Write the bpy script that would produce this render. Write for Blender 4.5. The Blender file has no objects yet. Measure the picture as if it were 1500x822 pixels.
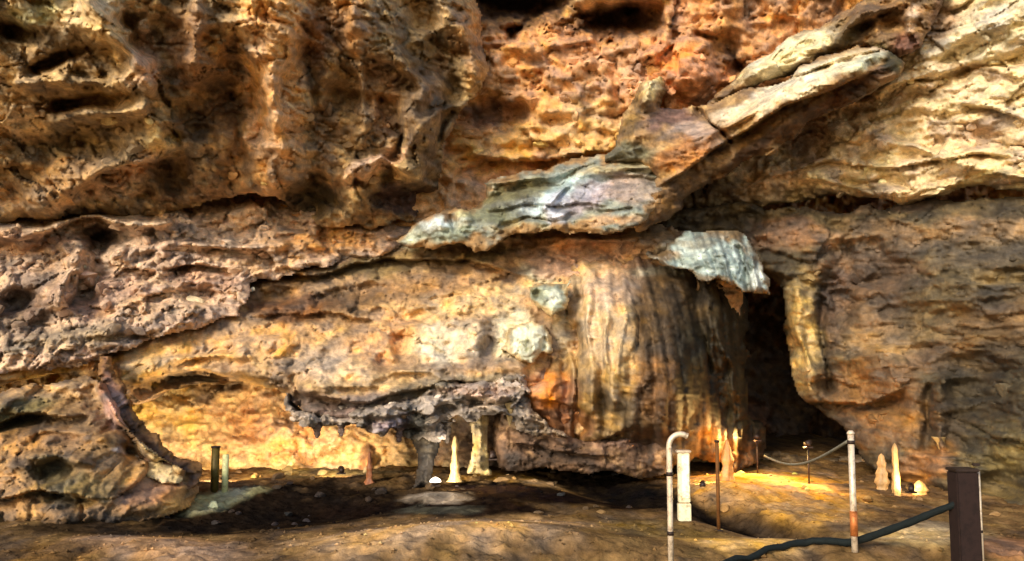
import bpy, math, random
import numpy as np
from mathutils import Vector, Matrix
R = math.radians
random.seed(7)
S = bpy.context.scene
col = S.collection

# ------------------------------------------------------------------ camera
CZ = 1.6
F = 1300.0
PITCH = math.atan(125 / F)
cd = bpy.data.cameras.new('camera'); cam = bpy.data.objects.new('camera', cd); col.objects.link(cam)
cam.location = (0, 0, CZ); cam.rotation_euler = (math.pi / 2 + PITCH, 0, 0)
cd.sensor_width = 36; cd.lens = 36 * F / 1500; cd.clip_end = 300; cd.clip_start = .05
S.camera = cam
# ------------------------------------------------------------------ light
SUN_DIR = Vector((0.46, 0.80, -0.42)).normalized()       # the way the light travels
w = bpy.data.worlds.new('World'); S.world = w; w.use_nodes = True
nt = w.node_tree; bg = nt.nodes['Background']
sky = nt.nodes.new('ShaderNodeTexSky'); sky.sky_type = 'NISHITA'; sky.sun_disc = False
sky.sun_elevation = math.asin(-SUN_DIR.z); sky.sun_rotation = math.atan2(-SUN_DIR.x, -SUN_DIR.y)
nt.links.new(sky.outputs[0], bg.inputs[0]); bg.inputs[1].default_value = 0.15
sl = bpy.data.lights.new('sun', 'SUN'); sl.energy = 2.05; sl.angle = R(14); sl.color = (1, .89, .7)
so = bpy.data.objects.new('sun', sl); col.objects.link(so); so.location = (-10, -5, 12)
so.rotation_euler = SUN_DIR.to_track_quat('-Z', 'Y').to_euler()
S.view_settings.view_transform = 'Standard'; S.view_settings.look = 'None'
S.view_settings.exposure = 0.88; S.view_settings.gamma = 1

# ------------------------------------------------------------------ helpers
cp, sp = math.cos(PITCH), math.sin(PITCH)
def ray(u, v):
    a = (u - 750) / F; b = (411 - v) / F
    return a, cp - b * sp, sp + b * cp          # x, y, z of the ray
def P(u, v, Y):
    x, y, z = ray(np.asarray(u, float), np.asarray(v, float)); k = np.asarray(Y) / y
    return x * k, y * k, CZ + z * k
def pt(u, v, Y):
    x, y, z = P(u, v, Y); return Vector((float(x), float(y), float(z)))
def proj(x, y, z):
    zz = z - CZ; d = y * cp + zz * sp; up = -y * sp + zz * cp
    return 750 + F * x / d, 411 - F * up / d
PERM = np.random.RandomState(3).permutation(4096)
RND = np.random.RandomState(5).rand(4096) * 2 - 1
def h3(i, j, k, s=0):
    return PERM[(PERM[(PERM[(i + s * 131) & 4095] + j) & 4095] + k) & 4095]
def vnoise(x, y, z, s=0):
    xi = np.floor(x).astype(int); yi = np.floor(y).astype(int); zi = np.floor(z).astype(int)
    fx, fy, fz = x - xi, y - yi, z - zi
    fx = fx**3 * (fx * (fx * 6 - 15) + 10); fy = fy**3 * (fy * (fy * 6 - 15) + 10); fz = fz**3 * (fz * (fz * 6 - 15) + 10)
    r = 0
    for a in (0, 1):
        for b in (0, 1):
            for c in (0, 1):
                r = r + RND[h3(xi + a, yi + b, zi + c, s)] * (fx if a else 1 - fx) * (fy if b else 1 - fy) * (fz if c else 1 - fz)
    return r
def fbm(x, y, z, o=4, s=0, ridged=False):
    t = 0; a = 1; n = 0
    for i in range(o):
        q = vnoise(x, y, z, s + i)
        if ridged: q = 1 - 2 * np.abs(q)
        t = t + a * q; n += a; a *= .52; x = x * 2.03 + 5.1; y = y * 2.03 + 1.7; z = z * 2.03 + 9.2
    return t / n
def cells(x, z, size, s=0, tilt=1.0):
    """broken rock: every cell a facet of its own height and tilt; also a colour number and crack distance"""
    X = x / size; Z = z / size; xi = np.floor(X).astype(int); zi = np.floor(Z).astype(int)
    best = np.full(X.shape, 9.); sec = np.full(X.shape, 9.); out = np.zeros(X.shape); cn = np.zeros(X.shape)
    for a in (-1, 0, 1):
        for b in (-1, 0, 1):
            hh = h3(xi + a, zi + b, xi * 0 + 7, s)
            cx = xi + a + .5 + .45 * RND[hh]; cz = zi + b + .5 + .45 * RND[(hh + 77) & 4095]
            d = np.hypot(X - cx, Z - cz)
            val = RND[(hh + 200) & 4095] * .6 + tilt * (RND[(hh + 300) & 4095] * (X - cx) + RND[(hh + 400) & 4095] * (Z - cz))
            m = d < best
            sec = np.where(m, best, np.minimum(sec, d)); out = np.where(m, val, out); cn = np.where(m, RND[(hh + 500) & 4095], cn)
            best = np.where(m, d, best)
    return out, cn, sec - best
def lin(c):
    c = np.array(c, float) / 255
    return np.where(c <= .04045, c / 12.92, ((c + .055) / 1.055) ** 2.4)
def sstep(a, b, x):
    t = np.clip((x - a) / (b - a), 0, 1); return t * t * (3 - 2 * t)
def segdist(u, v, pl, closed=False):
    d = np.full(u.shape, 1e9); n = len(pl); side = np.zeros(u.shape); tt = np.zeros(u.shape)
    for i in range(n if closed else n - 1):
        ax, ay = pl[i]; bx, by = pl[(i + 1) % n]; dx, dy = bx - ax, by - ay
        t = np.clip(((u - ax) * dx + (v - ay) * dy) / (dx * dx + dy * dy + 1e-9), 0, 1)
        e = np.hypot(u - ax - t * dx, v - ay - t * dy); m = e < d
        side = np.where(m, np.sign(dx * (v - ay) - dy * (u - ax)), side); d = np.where(m, e, d); tt = np.where(m, (i + t) / (n - 1), tt)
    return d, side, tt
def inside(u, v, pl):
    c = np.zeros(u.shape, bool); n = len(pl)
    for i in range(n):
        ax, ay = pl[i]; bx, by = pl[(i + 1) % n]
        if ay == by: continue
        c ^= ((ay > v) != (by > v)) & (u < (bx - ax) * (v - ay) / (by - ay) + ax)
    return c
def tps(ctrl):
    C = np.array(ctrl, float); n = len(C)
    def phi(r): return np.where(r > 0, r * r * np.log(r + 1e-9), 0)
    uv = C[:, :2] / 300
    K = phi(np.hypot(uv[:, None, 0] - uv[None, :, 0], uv[:, None, 1] - uv[None, :, 1])) + np.eye(n) * .02
    Pm = np.c_[np.ones(n), uv]; A = np.block([[K, Pm], [Pm.T, np.zeros((3, 3))]])
    w_ = np.linalg.lstsq(A, np.r_[C[:, 2], 0, 0, 0], rcond=None)[0]
    def f(u, v):
        u = u / 300; v = v / 300; r = w_[n] + w_[n + 1] * u + w_[n + 2] * v
        for i in range(n): r = r + w_[i] * phi(np.hypot(u - uv[i, 0], v - uv[i, 1]))
        return r
    return f
def tag(o, label=None, cat=None, group=None, kind=None):
    if label: o['label'] = label
    if cat: o['category'] = cat
    if group: o['group'] = group
    if kind: o['kind'] = kind
    return o
def mk(name, verts, faces, mat, parent=None, cols=None, smooth=True):
    me = bpy.data.meshes.new(name)
    verts = np.asarray(verts, np.float32)
    if isinstance(faces, np.ndarray):
        nf, k = faces.shape
        me.vertices.add(len(verts)); me.vertices.foreach_set('co', verts.ravel())
        me.loops.add(nf * k); me.loops.foreach_set('vertex_index', faces.astype(np.int32).ravel())
        me.polygons.add(nf); me.polygons.foreach_set('loop_start', np.arange(0, nf * k, k, dtype=np.int32))
        me.update(calc_edges=True)
    else:
        me.from_pydata([tuple(map(float, p)) for p in verts], [], faces)
    if cols is not None:
        a = me.color_attributes.new('mineral_and_light', 'FLOAT_COLOR', 'POINT')  # rock colour plus painted light and shade
        a.data.foreach_set('color', np.c_[cols, np.ones(len(cols))].astype(np.float32).ravel())
    me.polygons.foreach_set('use_smooth', np.full(len(me.polygons), smooth))
    me.materials.append(mat)
    o = bpy.data.objects.new(name, me); col.objects.link(o)
    if parent: o.parent = parent
    return o
def empty(name, loc, rz=0):
    o = bpy.data.objects.new(name, None); o.location = loc; o.rotation_euler.z = rz; o.empty_display_size = .2; col.objects.link(o); return o

# ------------------------------------------------------------------ materials
def rock_mat(name, rough=.75, bump=.5, fine=26., spec=.3, contrast=.55):
    m = bpy.data.materials.new(name); m.use_nodes = True; t = m.node_tree; N = t.nodes; L = t.links
    b = N['Principled BSDF']; b.inputs['Roughness'].default_value = rough; b.inputs['Specular IOR Level'].default_value = spec
    at = N.new('ShaderNodeAttribute'); at.attribute_name = 'mineral_and_light'
    tc = N.new('ShaderNodeNewGeometry')
    def noise(sc, det, ro):
        n = N.new('ShaderNodeTexNoise'); n.inputs['Scale'].default_value = sc; n.inputs['Detail'].default_value = det
        n.inputs['Roughness'].default_value = ro; L.new(tc.outputs['Position'], n.inputs['Vector']); return n
    n1 = noise(fine * .22, 6, .65); n2 = noise(fine, 5, .7)
    v = N.new('ShaderNodeTexVoronoi'); v.inputs['Scale'].default_value = fine * .35; L.new(tc.outputs['Position'], v.inputs['Vector'])
    mr = N.new('ShaderNodeMapRange'); mr.inputs[1].default_value = .3; mr.inputs[2].default_value = .7
    mr.inputs[3].default_value = 1 - contrast; mr.inputs[4].default_value = 1 + contrast * .75
    L.new(n1.outputs[0], mr.inputs[0])
    mr2 = N.new('ShaderNodeMapRange'); mr2.inputs[1].default_value = .3; mr2.inputs[2].default_value = .7
    mr2.inputs[3].default_value = .78; mr2.inputs[4].default_value = 1.2; L.new(n2.outputs[0], mr2.inputs[0])
    mu = N.new('ShaderNodeMath'); mu.operation = 'MULTIPLY'; L.new(mr.outputs[0], mu.inputs[0]); L.new(mr2.outputs[0], mu.inputs[1])
    vm = N.new('ShaderNodeVectorMath'); vm.operation = 'SCALE'; L.new(at.outputs['Color'], vm.inputs[0]); L.new(mu.outputs[0], vm.inputs['Scale'])
    L.new(vm.outputs[0], b.inputs['Base Color'])
    ad = N.new('ShaderNodeMath'); ad.operation = 'MULTIPLY_ADD'; ad.inputs[1].default_value = .45
    L.new(n2.outputs[0], ad.inputs[0]); L.new(n1.outputs[0], ad.inputs[2])
    bp = N.new('ShaderNodeBump'); bp.inputs['Strength'].default_value = bump; bp.inputs['Distance'].default_value = .06
    L.new(ad.outputs[0], bp.inputs['Height']); L.new(bp.outputs[0], b.inputs['Normal'])
    return m
M_ROCK = rock_mat('limestone', contrast=.45)
M_WET = rock_mat('wet_flowstone', rough=.6, bump=.4, spec=.15, contrast=.4)
M_CALC = rock_mat('calcite', rough=.5, bump=.3, spec=.5, contrast=.3)
M_FLOOR = rock_mat('cave_clay', rough=.95, bump=.6, spec=0, contrast=.35, fine=18)
def plain(name, c, rough=.5, metal=0, em=None, es=0):
    m = bpy.data.materials.new(name); m.use_nodes = True; t = m.node_tree; b = t.nodes['Principled BSDF']
    n = t.nodes.new('ShaderNodeTexNoise'); n.inputs['Scale'].default_value = 30; n.inputs['Detail'].default_value = 4
    g = t.nodes.new('ShaderNodeNewGeometry'); t.links.new(g.outputs['Position'], n.inputs['Vector'])
    n.inputs['Roughness'].default_value = .75; n.inputs['Scale'].default_value = 18; mx = t.nodes.new('ShaderNodeMix'); mx.data_type = 'RGBA'; l = lin(c)
    mx.inputs[6].default_value = (*(l * np.array([.42, .34, .26])), 1); mx.inputs[7].default_value = (*np.minimum(l * 1.25, .9), 1)
    cr = t.nodes.new('ShaderNodeMapRange'); cr.inputs[1].default_value = .28; cr.inputs[2].default_value = .52; t.links.new(n.outputs[0], cr.inputs[0]); t.links.new(cr.outputs[0], mx.inputs[0]); t.links.new(mx.outputs[2], b.inputs['Base Color'])
    b.inputs['Specular IOR Level'].default_value = .25; b.inputs['Roughness'].default_value = rough; b.inputs['Metallic'].default_value = metal
    if em is not None:
        b.inputs['Emission Color'].default_value = (*lin(em), 1); b.inputs['Emission Strength'].default_value = es
    return m
M_STEEL = plain('brushed_steel', (196, 176, 150), .4, .3)
M_DARKM = plain('dark_painted_metal', (46, 34, 28), .5, .2)
M_ROPE = plain('grey_rope', (120, 116, 100), .8)
M_TEAL = plain('dark_green_rubber', (15, 21, 20), .85)
M_PALE = plain('pale_painted_panel', (214, 200, 164), .5)
M_GLOW = plain('lamp_glass', (250, 235, 205), .4, 0, (255, 232, 200), 2.5)

# ------------------------------------------------------------------ rock bodies
BODY = {}
def cap_(C, m=.74):          # keep the hue of very pale rock
    return np.maximum(C * np.minimum(1, m / np.maximum(C.max(-1, keepdims=True), 1e-4)), .004)
def colour(u, v, x, y, z, cols, patches, s, cn1=0, cn2=0, warp=9):
    q = np.c_[x.ravel(), y.ravel(), z.ravel()].T.reshape(3, *x.shape)
    m1 = fbm(q[0] * .9, q[1] * .5, q[2] * 1.3, 4, s + 20) * 1.9 + .35 * cn1
    m2 = fbm(q[0] * 4, q[1] * 2, q[2] * 5.5, 3, s + 40) * 1.5 + .4 * cn2
    c = [lin(k) for k in cols]
    a = sstep(-.6, .6, m1)[..., None]; b = sstep(.05, .95, m2)[..., None]; e = sstep(.15, .95, -m2)[..., None]
    C = c[0] * (1 - a) + c[1] * a
    C = C * (1 - .6 * b) + c[2] * .6 * b
    if len(c) > 3: C = C * (1 - .6 * e) + c[3] * .6 * e
    wu = fbm(q[0] * 1.6, q[1] * .8, q[2] * 1.6, 3, s + 60) * warp * 2.2; wv = fbm(q[0] * 1.6 + 9, q[1] * .8, q[2] * 1.6, 3, s + 70) * warp * 2.2
    fine = fbm(q[0] * 5, q[1] * 3, q[2] * 7, 3, s + 80)
    for (pu, pv, ru, rv, an, cc, st) in patches:
        ca, sa = math.cos(R(an)), math.sin(R(an)); du = u + wu - pu; dv = v + wv - pv
        d = np.hypot((du * ca + dv * sa) / ru, (-du * sa + dv * ca) / rv)
        k = (st * sstep(1.35, .55, d + fine * .35))[..., None]
        C = C * (1 - k) + lin(cc) * (1 + .28 * m2[..., None]) * k
    m3 = fbm(q[0] * 11, q[1] * 4, q[2] * 15, 3, s + 90)[..., None]
    C = C * (1 + .55 * m3)
    g_ = C.mean(-1, keepdims=True); C = g_ + (C - g_) * (.77 + .25 * m2[..., None])
    return cap_(C)
def body(name, poly, ctrl, Rm=.5, drop=.6, feats=(), fac=((.3, .9), (.1, .3)), rough=.08, strata=None, drape=None,
         cols=((120, 90, 60),) * 3, patches=(), edge=7, thick=1.0, back=False, parent=None, mat=None, step=2.4, seed=1, wrp=8, name_key=None, rim=None, pale=1.0):
    pl = np.array(poly, float); u0, v0 = pl.min(0) - 6; u1, v1 = pl.max(0) + 6
    U, V = np.meshgrid(np.arange(u0, u1, step), np.arange(v0, v1, step))
    f = tps(ctrl); Y0 = f(U, V); x, y, z = P(U, V, Y0)
    # ragged outline
    eu = fbm(x * 2.2, y * 0, z * 2.2, 4, seed + 1) * edge * 2; ev = fbm(x * 2.2 + 7, y * 0, z * 2.2, 4, seed + 2) * edge * 2
    ins = inside(U + eu, V + ev, poly); d, _, _ = segdist(U + eu, V + ev, poly, True)
    dm = d * Y0 / F
    t = np.clip(dm / Rm, 0, 1); rnd = 1 - np.sqrt(np.clip(1 - (1 - t) ** 2, 0, 1))
    Y = Y0 + drop * rnd
    wx = fbm(x * 1.3, y * .2, z * 1.3, 3, seed + 5); wz = fbm(x * 1.3 + 4, y * .2, z * 1.3 + 4, 3, seed + 6)
    fu = U + wx * wrp * 1.6; fv = V + wz * wrp * 1.6
    irr = 1 + .75 * fbm(x * 3, y * .3, z * 4, 4, seed + 8)
    for ft in feats:
        k = ft[0]
        if k == 'b':                       # bump (+) or hollow (-): u v ru rv angle amp
            _, a, b, ru, rv, an, amp = ft; ca, sa = math.cos(R(an)), math.sin(R(an))
            q = np.hypot(((fu - a) * ca + (fv - b) * sa) / ru, (-(fu - a) * sa + (fv - b) * ca) / rv)
            Y = Y - amp * np.exp(-(q * irr) ** (3 if amp < 0 else 2.2))
        elif k == 'r':                     # ridge or groove along a line: pts width amp
            _, ln, wd, amp = ft; q, _, tt = segdist(fu, fv, ln); q = q / (wd * (.75 + .5 * np.sin(tt * 9 + seed)))
            Y = Y - amp * (.8 + .4 * irr) * .85 * np.exp(-(q * irr) ** 2)
        elif k == 's':                     # overhanging ledge: rock below/right of the line steps back
            _, ln, L_, amp = ft; q, sd, tt = segdist(fu, fv, ln)
            endf = np.clip(np.minimum(tt, 1 - tt) * 6, 0, 1)
            Y = Y + amp * endf * np.where(sd > 0, np.exp(-q / L_) * sstep(0, 3, q), 0) - amp * .35 * endf * np.where(sd <= 0, np.exp(-(q / L_) ** 2 * 2), 0)
    c1 = c2 = np.zeros(U.shape)
    wxx = x + wx * .35; wzz = z + wz * .35
    for i, (amp, size) in enumerate(fac):
        o_, cn, cr = cells(wxx + i * 3.3, wzz * 1.35, size, seed + 9 * i)
        Y = Y - amp * .75 * o_ + amp * .14 * sstep(.16, 0, cr)
        if i == 0: c1 = cn
        else: c2 = cn
    if strata:
        amp, per, slope = strata[:3]; mode = fbm(x * .35, y * .2, z * .35, 2, seed + 11)
        q = (z - slope * x) / per + 1.3 * wz + mode * 1.5
        fr = q - np.floor(q); rr = RND[(np.floor(q).astype(int) + 50 + seed) & 4095]
        Y = Y + amp * (.6 + .6 * rr) * (1 - fr) ** 2 * (.6 + .5 * mode)
    if drape:
        amp, per = drape[:2]; sl = drape[2] if len(drape) > 2 else 0
        q = (x + sl * z) / per + .9 * fbm(x * 1.2, y * 0, z * .35, 3, seed + 13)
        a = RND[(np.floor(q).astype(int) + 90 + seed) & 4095]
        Y = Y - amp * (.7 + .6 * a) * np.sqrt(np.abs(np.sin(q * math.pi)))
        Y = Y - amp * .35 * fbm(x * 9, y * 0, z * 1.2, 3, seed + 14)
    Y = Y - rough * 1.6 * fbm(x * 2.2, y * 1, z * 3.8, 5, seed + 3, True) - rough * .9 * fbm(x * 7, y * 3, z * 12, 4, seed + 4)
    cr_ = 1 - np.abs(fbm(x * 1.1 + wz, y * .3, z * 2.6 + wx, 3, seed + 15)) * 2.2
    Y = Y + .08 * sstep(.9, 1, cr_) * (rough / .09)
    Y = Y - .03 * fbm(x * 22, y * 5, z * 26, 2, seed + 16, True) * (rough / .09)
    X, Yy, Z = P(U, V, Y)
    if strata: c2 = c2 + .5 * rr
    C = colour(U, V, X, Yy, Z, cols, patches, seed, c1, c2)
    C = C * pale; g_ = C.mean(-1, keepdims=True); C = cap_(C)
    if rim is not None:
        k_ = (sstep(rim[1], rim[1] * .2, d + 1.2 * rim[1] * fbm(x * 4, y * 0, z * 5, 4, seed + 18)) * rim[2])[..., None]; C = C * (1 - k_) + lin(rim[0]) * (1 + .5 * fbm(x * 8, y * 0, z * 9, 3, seed + 19))[..., None] * k_
    if drape: C = cap_(C * (1 + .7 * fbm(x * 13, y * 0, z * .7, 3, seed + 17))[..., None])
    keep = ins
    quad = keep[:-1, :-1] & keep[1:, :-1] & keep[:-1, 1:] & keep[1:, 1:]
    used = np.zeros(keep.shape, bool)
    for a, b in ((slice(None, -1), slice(None, -1)), (slice(1, None), slice(None, -1)), (slice(None, -1), slice(1, None)), (slice(1, None), slice(1, None))):
        used[a, b] |= quad
    idx = -np.ones(keep.shape, int); idx[used] = np.arange(used.sum())
    r_, c_ = np.nonzero(quad)
    fa = np.stack([idx[r_, c_], idx[r_ + 1, c_], idx[r_ + 1, c_ + 1], idx[r_, c_ + 1]], 1)
    vv = np.stack([X[used], Yy[used], Z[used]], 1); cc = C[used]
    # boundary edges -> flank going back into the rock
    e = np.concatenate([fa[:, [0, 1]], fa[:, [1, 2]], fa[:, [2, 3]], fa[:, [3, 0]]])
    key = e[:, 0].astype(np.int64) * 10**7 + e[:, 1]; rk = e[:, 1].astype(np.int64) * 10**7 + e[:, 0]
    bd = e[~np.isin(key, rk)]
    bv = np.unique(bd); n = len(vv); mp = -np.ones(n, int)
    uu_, vv_ = U[used][bv], V[used][bv]
    cu, cv = U[used].mean(), V[used].mean()
    lay = []; ccl = [cc]; faces = [fa]; prev = None
    depth0 = Y[used][bv]
    for s_ in (1, 2, 3):
        fr = s_ / 3; du = (cu - uu_) * .05 * fr * min(1, thick); dv = (cv - vv_) * .05 * fr * min(1, thick)
        yb = depth0 + thick * fr
        # keep the flank inside the outline seen from the front: same rays, drawn in a little
        bx, by, bz = P(uu_ + du, vv_ + dv, yb); lay.append(np.stack([bx, by, bz], 1)); ccl.append(cc[bv])
    off = n
    cur = np.arange(n)
    for l in lay:
        nx = -np.ones(n + 0, int); nx[bv] = off + np.arange(len(bv))
        faces.append(np.stack([cur[bd[:, 1]], cur[bd[:, 0]], nx[bd[:, 0]], nx[bd[:, 1]]], 1)); cur = nx; off += len(bv)
    allv = np.concatenate([vv] + lay); allc = np.concatenate(ccl)
    if back:                                 # coarse copy of the front as the back of a free body
        fb = fa[:, ::-1]; by_ = Y0[used] + drop + thick * (1 + .5 * t[used]) 
        bx, by, bz = P(U[used] + (cu - U[used]) * .05, V[used] + (cv - V[used]) * .05, by_)
        faces.append(fb + off); allv = np.concatenate([allv, np.stack([bx, by, bz], 1)]); allc = np.concatenate([allc, cc])
    o = mk(name, allv, np.concatenate(faces), mat or M_ROCK, parent, allc)
    BODY[name_key or o.name] = (o, U, V, Y, used, C)
    return o

# palette (rock colours; body patches also paint in some light and shade)
CREAM = (222, 196, 142); PALE = (236, 222, 182); OCH = (196, 140, 62); ORG = (204, 128, 56); BRN = (120, 82, 48)
DBR = (66, 44, 28); OLV = (112, 92, 48); PINK = (190, 150, 118); LIL = (150, 128, 120); GRY = (132, 124, 104)
BLU = (150, 160, 152); WHT = (226, 222, 196); GOLD = (220, 166, 70); BLK = (34, 24, 18); RST = (140, 78, 34)

# --- the far wall of the chamber, with the orange face above the fallen slab and the mouth of a dark passage
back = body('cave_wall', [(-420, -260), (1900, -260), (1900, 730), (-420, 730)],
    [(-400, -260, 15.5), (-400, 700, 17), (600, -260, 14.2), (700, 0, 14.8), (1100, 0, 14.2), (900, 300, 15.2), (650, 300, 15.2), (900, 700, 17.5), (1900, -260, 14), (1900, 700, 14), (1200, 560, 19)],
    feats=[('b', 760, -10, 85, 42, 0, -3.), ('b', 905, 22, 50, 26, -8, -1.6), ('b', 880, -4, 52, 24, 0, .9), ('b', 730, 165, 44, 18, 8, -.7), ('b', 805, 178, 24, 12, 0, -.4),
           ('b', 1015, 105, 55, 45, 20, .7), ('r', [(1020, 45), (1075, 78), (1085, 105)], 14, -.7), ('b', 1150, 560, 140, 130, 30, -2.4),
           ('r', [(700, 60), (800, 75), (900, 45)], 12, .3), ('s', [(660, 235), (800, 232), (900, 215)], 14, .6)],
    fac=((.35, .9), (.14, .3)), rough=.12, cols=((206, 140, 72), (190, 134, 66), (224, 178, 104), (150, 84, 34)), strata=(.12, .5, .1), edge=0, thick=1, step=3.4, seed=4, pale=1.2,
    patches=[(200, 600, 700, 170, 0, GOLD, .8), (1160, 560, 170, 190, 0, (74, 54, 34), .95), (760, -20, 110, 60, 0, (40, 30, 34), .95), (905, 32, 70, 26, -5, (58, 42, 36), .9), (878, 2, 40, 14, 0, (214, 170, 110), .9),  # shade of passage and top opening, and one lit rock, painted into colour
             (1000, 110, 80, 55, 15, (222, 136, 54), .85), (1150, 30, 120, 60, 0, (176, 122, 66), .7), (700, 120, 80, 40, 0, (176, 128, 66), .6), (735, 165, 60, 22, 5, (112, 74, 52), .75),
             (840, 190, 80, 45, -10, (226, 178, 96), .8), (720, 215, 70, 30, 0, (214, 166, 84), .7), (900, 110, 60, 40, 0, (196, 150, 108), .5), (760, 90, 70, 30, 0, (214, 150, 74), .6),
             (650, 290, 60, 50, 0, (220, 170, 110), .8), (1070, 80, 26, 18, 40, DBR, .7), (700, 670, 300, 60, 0, DBR, .8), (1050, 640, 80, 60, 0, RST, .5)])
tag(back, 'rough far wall of the cave chamber, orange above the fallen slab', kind='structure')

# --- cream bedded wall top right
wr = body('cave_wall', [(1090, -220), (1900, -220), (1900, 300), (1500, 276), (1420, 282), (1300, 300), (1220, 292), (1090, 300), (930, 350), (900, 300), (1000, 220), (1110, 140), (1240, 60), (1350, 20), (1330, -60)],
    [(1100, 300, 14.6), (1000, 320, 14.8), (1300, 100, 13.2), (1300, 290, 13.), (1500, 0, 11.6), (1500, 280, 11.6), (1900, 0, 9.4), (1900, 280, 9.6), (1400, -200, 11.6)],
    feats=[('r', [(1500, 20), (1400, 55), (1330, 90), (1290, 140)], 34, .35), ('r', [(1500, 95), (1420, 100), (1360, 130)], 8, -.25), ('r', [(1290, 200), (1400, 240), (1500, 262)], 10, .25), ('r', [(1190, 250), (1290, 290), (1400, 272)], 12, .3),
           ('s', [(1120, 262), (1220, 232), (1320, 245), (1420, 225), (1500, 235)], 10, .3), ('s', [(1400, 150), (1450, 160), (1500, 185)], 10, .25),
           ('b', 1440, 205, 26, 14, 20, -.3), ('b', 1365, 210, 16, 10, 0, -.3), ('b', 1170, 210, 34, 30, 0, -.3), ('r', [(1240, 270), (1300, 262), (1340, 280)], 9, -.35)],
    fac=((.2, .7), (.13, .22)), rough=.1, strata=(.18, .3, .16), cols=((228, 196, 138), (232, 206, 154), (244, 228, 180), (176, 134, 90)), seed=21, thick=1.5, Rm=.4, drop=.7,
    patches=[(1430, 60, 110, 34, -20, PALE, .8), (1460, 20, 90, 22, -8, (226, 206, 160), .7), (1200, 180, 90, 34, -28, (190, 158, 122), .8), (1180, 210, 34, 30, 0, (168, 128, 104), .6),
             (1440, 195, 50, 26, 10, (186, 144, 108), .6), (1230, 285, 80, 14, 0, (110, 88, 58), .8), (1460, 255, 70, 10, -4, (206, 184, 110), .6), (1120, 270, 60, 26, -10, (196, 150, 98), .7),
             (1000, 300, 80, 34, -20, DBR, .85), (1420, 100, 90, 8, 5, (170, 130, 92), .5), (1370, 30, 30, 40, 20, (140, 104, 76), .8)])
tag(wr, 'cream bedded rock wall above the dark crack at upper right', kind='structure')

# --- brown overhanging wall lower right
wl = body('cave_wall', [(930, 318), (1100, 296), (1200, 300), (1300, 306), (1400, 290), (1500, 282), (1900, 280), (1900, 800), (1520, 800), (1440, 775), (1370, 730), (1290, 690), (1262, 662), (1246, 634), (1204, 604), (1166, 580), (1154, 520), (1152, 470), (1142, 430), (1120, 404), (1050, 372), (980, 355)],
    [(950, 330, 14.6), (1130, 380, 14), (1200, 560, 13.6), (1300, 310, 13), (1300, 640, 12.6), (1500, 300, 11.6), (1500, 560, 10.9), (1500, 770, 10.3), (1900, 300, 9.4), (1900, 780, 8.6)],
    feats=[('r', [(1170, 425), (1172, 500), (1190, 585)], 14, .4), ('r', [(1206, 440), (1204, 520), (1215, 570)], 7, -.4), ('b', 1270, 400, 60, 36, 0, -.5), ('b', 1420, 590, 50, 60, 20, -.5), ('b', 1060, 330, 50, 16, 0, -.5), ('b', 1230, 460, 20, 30, 0, -.4), ('b', 1300, 540, 60, 34, 10, .4),
           ('s', [(1170, 585), (1260, 590), (1330, 570)], 16, .5), ('r', [(1380, 560), (1370, 640), (1385, 690)], 14, .35), ('r', [(1362, 570), (1350, 650)], 8, -.4), ('b', 1470, 705, 40, 22, 0, -.6), ('b', 1405, 420, 90, 40, -8, .3)],
    fac=((.16, .8), (.09, .2)), rough=.075, strata=(.16, .36, -.06), cols=((80, 68, 44), (90, 75, 48), (128, 108, 74), (46, 36, 23)), seed=31, thick=1.5, Rm=.5, drop=.6,
    patches=[(1174, 490, 24, 80, 0, (206, 170, 92), .95), (1215, 470, 14, 60, 0, (90, 66, 46), .8),(1050, 335, 90, 24, 0, (92, 78, 56), .8), (1280, 300, 90, 12, 0, (110, 84, 66), .7), (1270, 400, 80, 42, 0, (112, 84, 62), .7), (1290, 345, 90, 22, 0, (160, 120, 70), .6), (1440, 340, 110, 22, -4, (150, 116, 76), .6), (1430, 375, 100, 22, -4, (100, 84, 62), .7),  # gold strip patch paints yellow light on the drape
             (1280, 500, 60, 30, 5, (158, 124, 78), .7), (1275, 560, 80, 34, 0, (122, 86, 42), .8), (1310, 610, 80, 50, 0, (130, 90, 40), .8), (1420, 600, 70, 70, 10, (84, 66, 42), .85), (1460, 480, 90, 50, -8, (110, 80, 46), .6), (1400, 530, 80, 26, 0, (122, 88, 56), .6),
             (1470, 660, 60, 50, 0, (104, 88, 44), .7), (1480, 740, 60, 40, 0, (122, 98, 44), .7), (1230, 440, 26, 40, 0, (100, 74, 60), .7), (1345, 690, 60, 26, -30, (170, 112, 42), .8), (1440, 560, 80, 60, 0, (66, 56, 34), .7), (1280, 450, 60, 40, 0, (116, 88, 60), .6), (1150, 345, 60, 24, 0, (150, 106, 72), .6)])
tag(wl, 'brown overhanging rock wall at lower right of the chamber', kind='structure')

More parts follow.
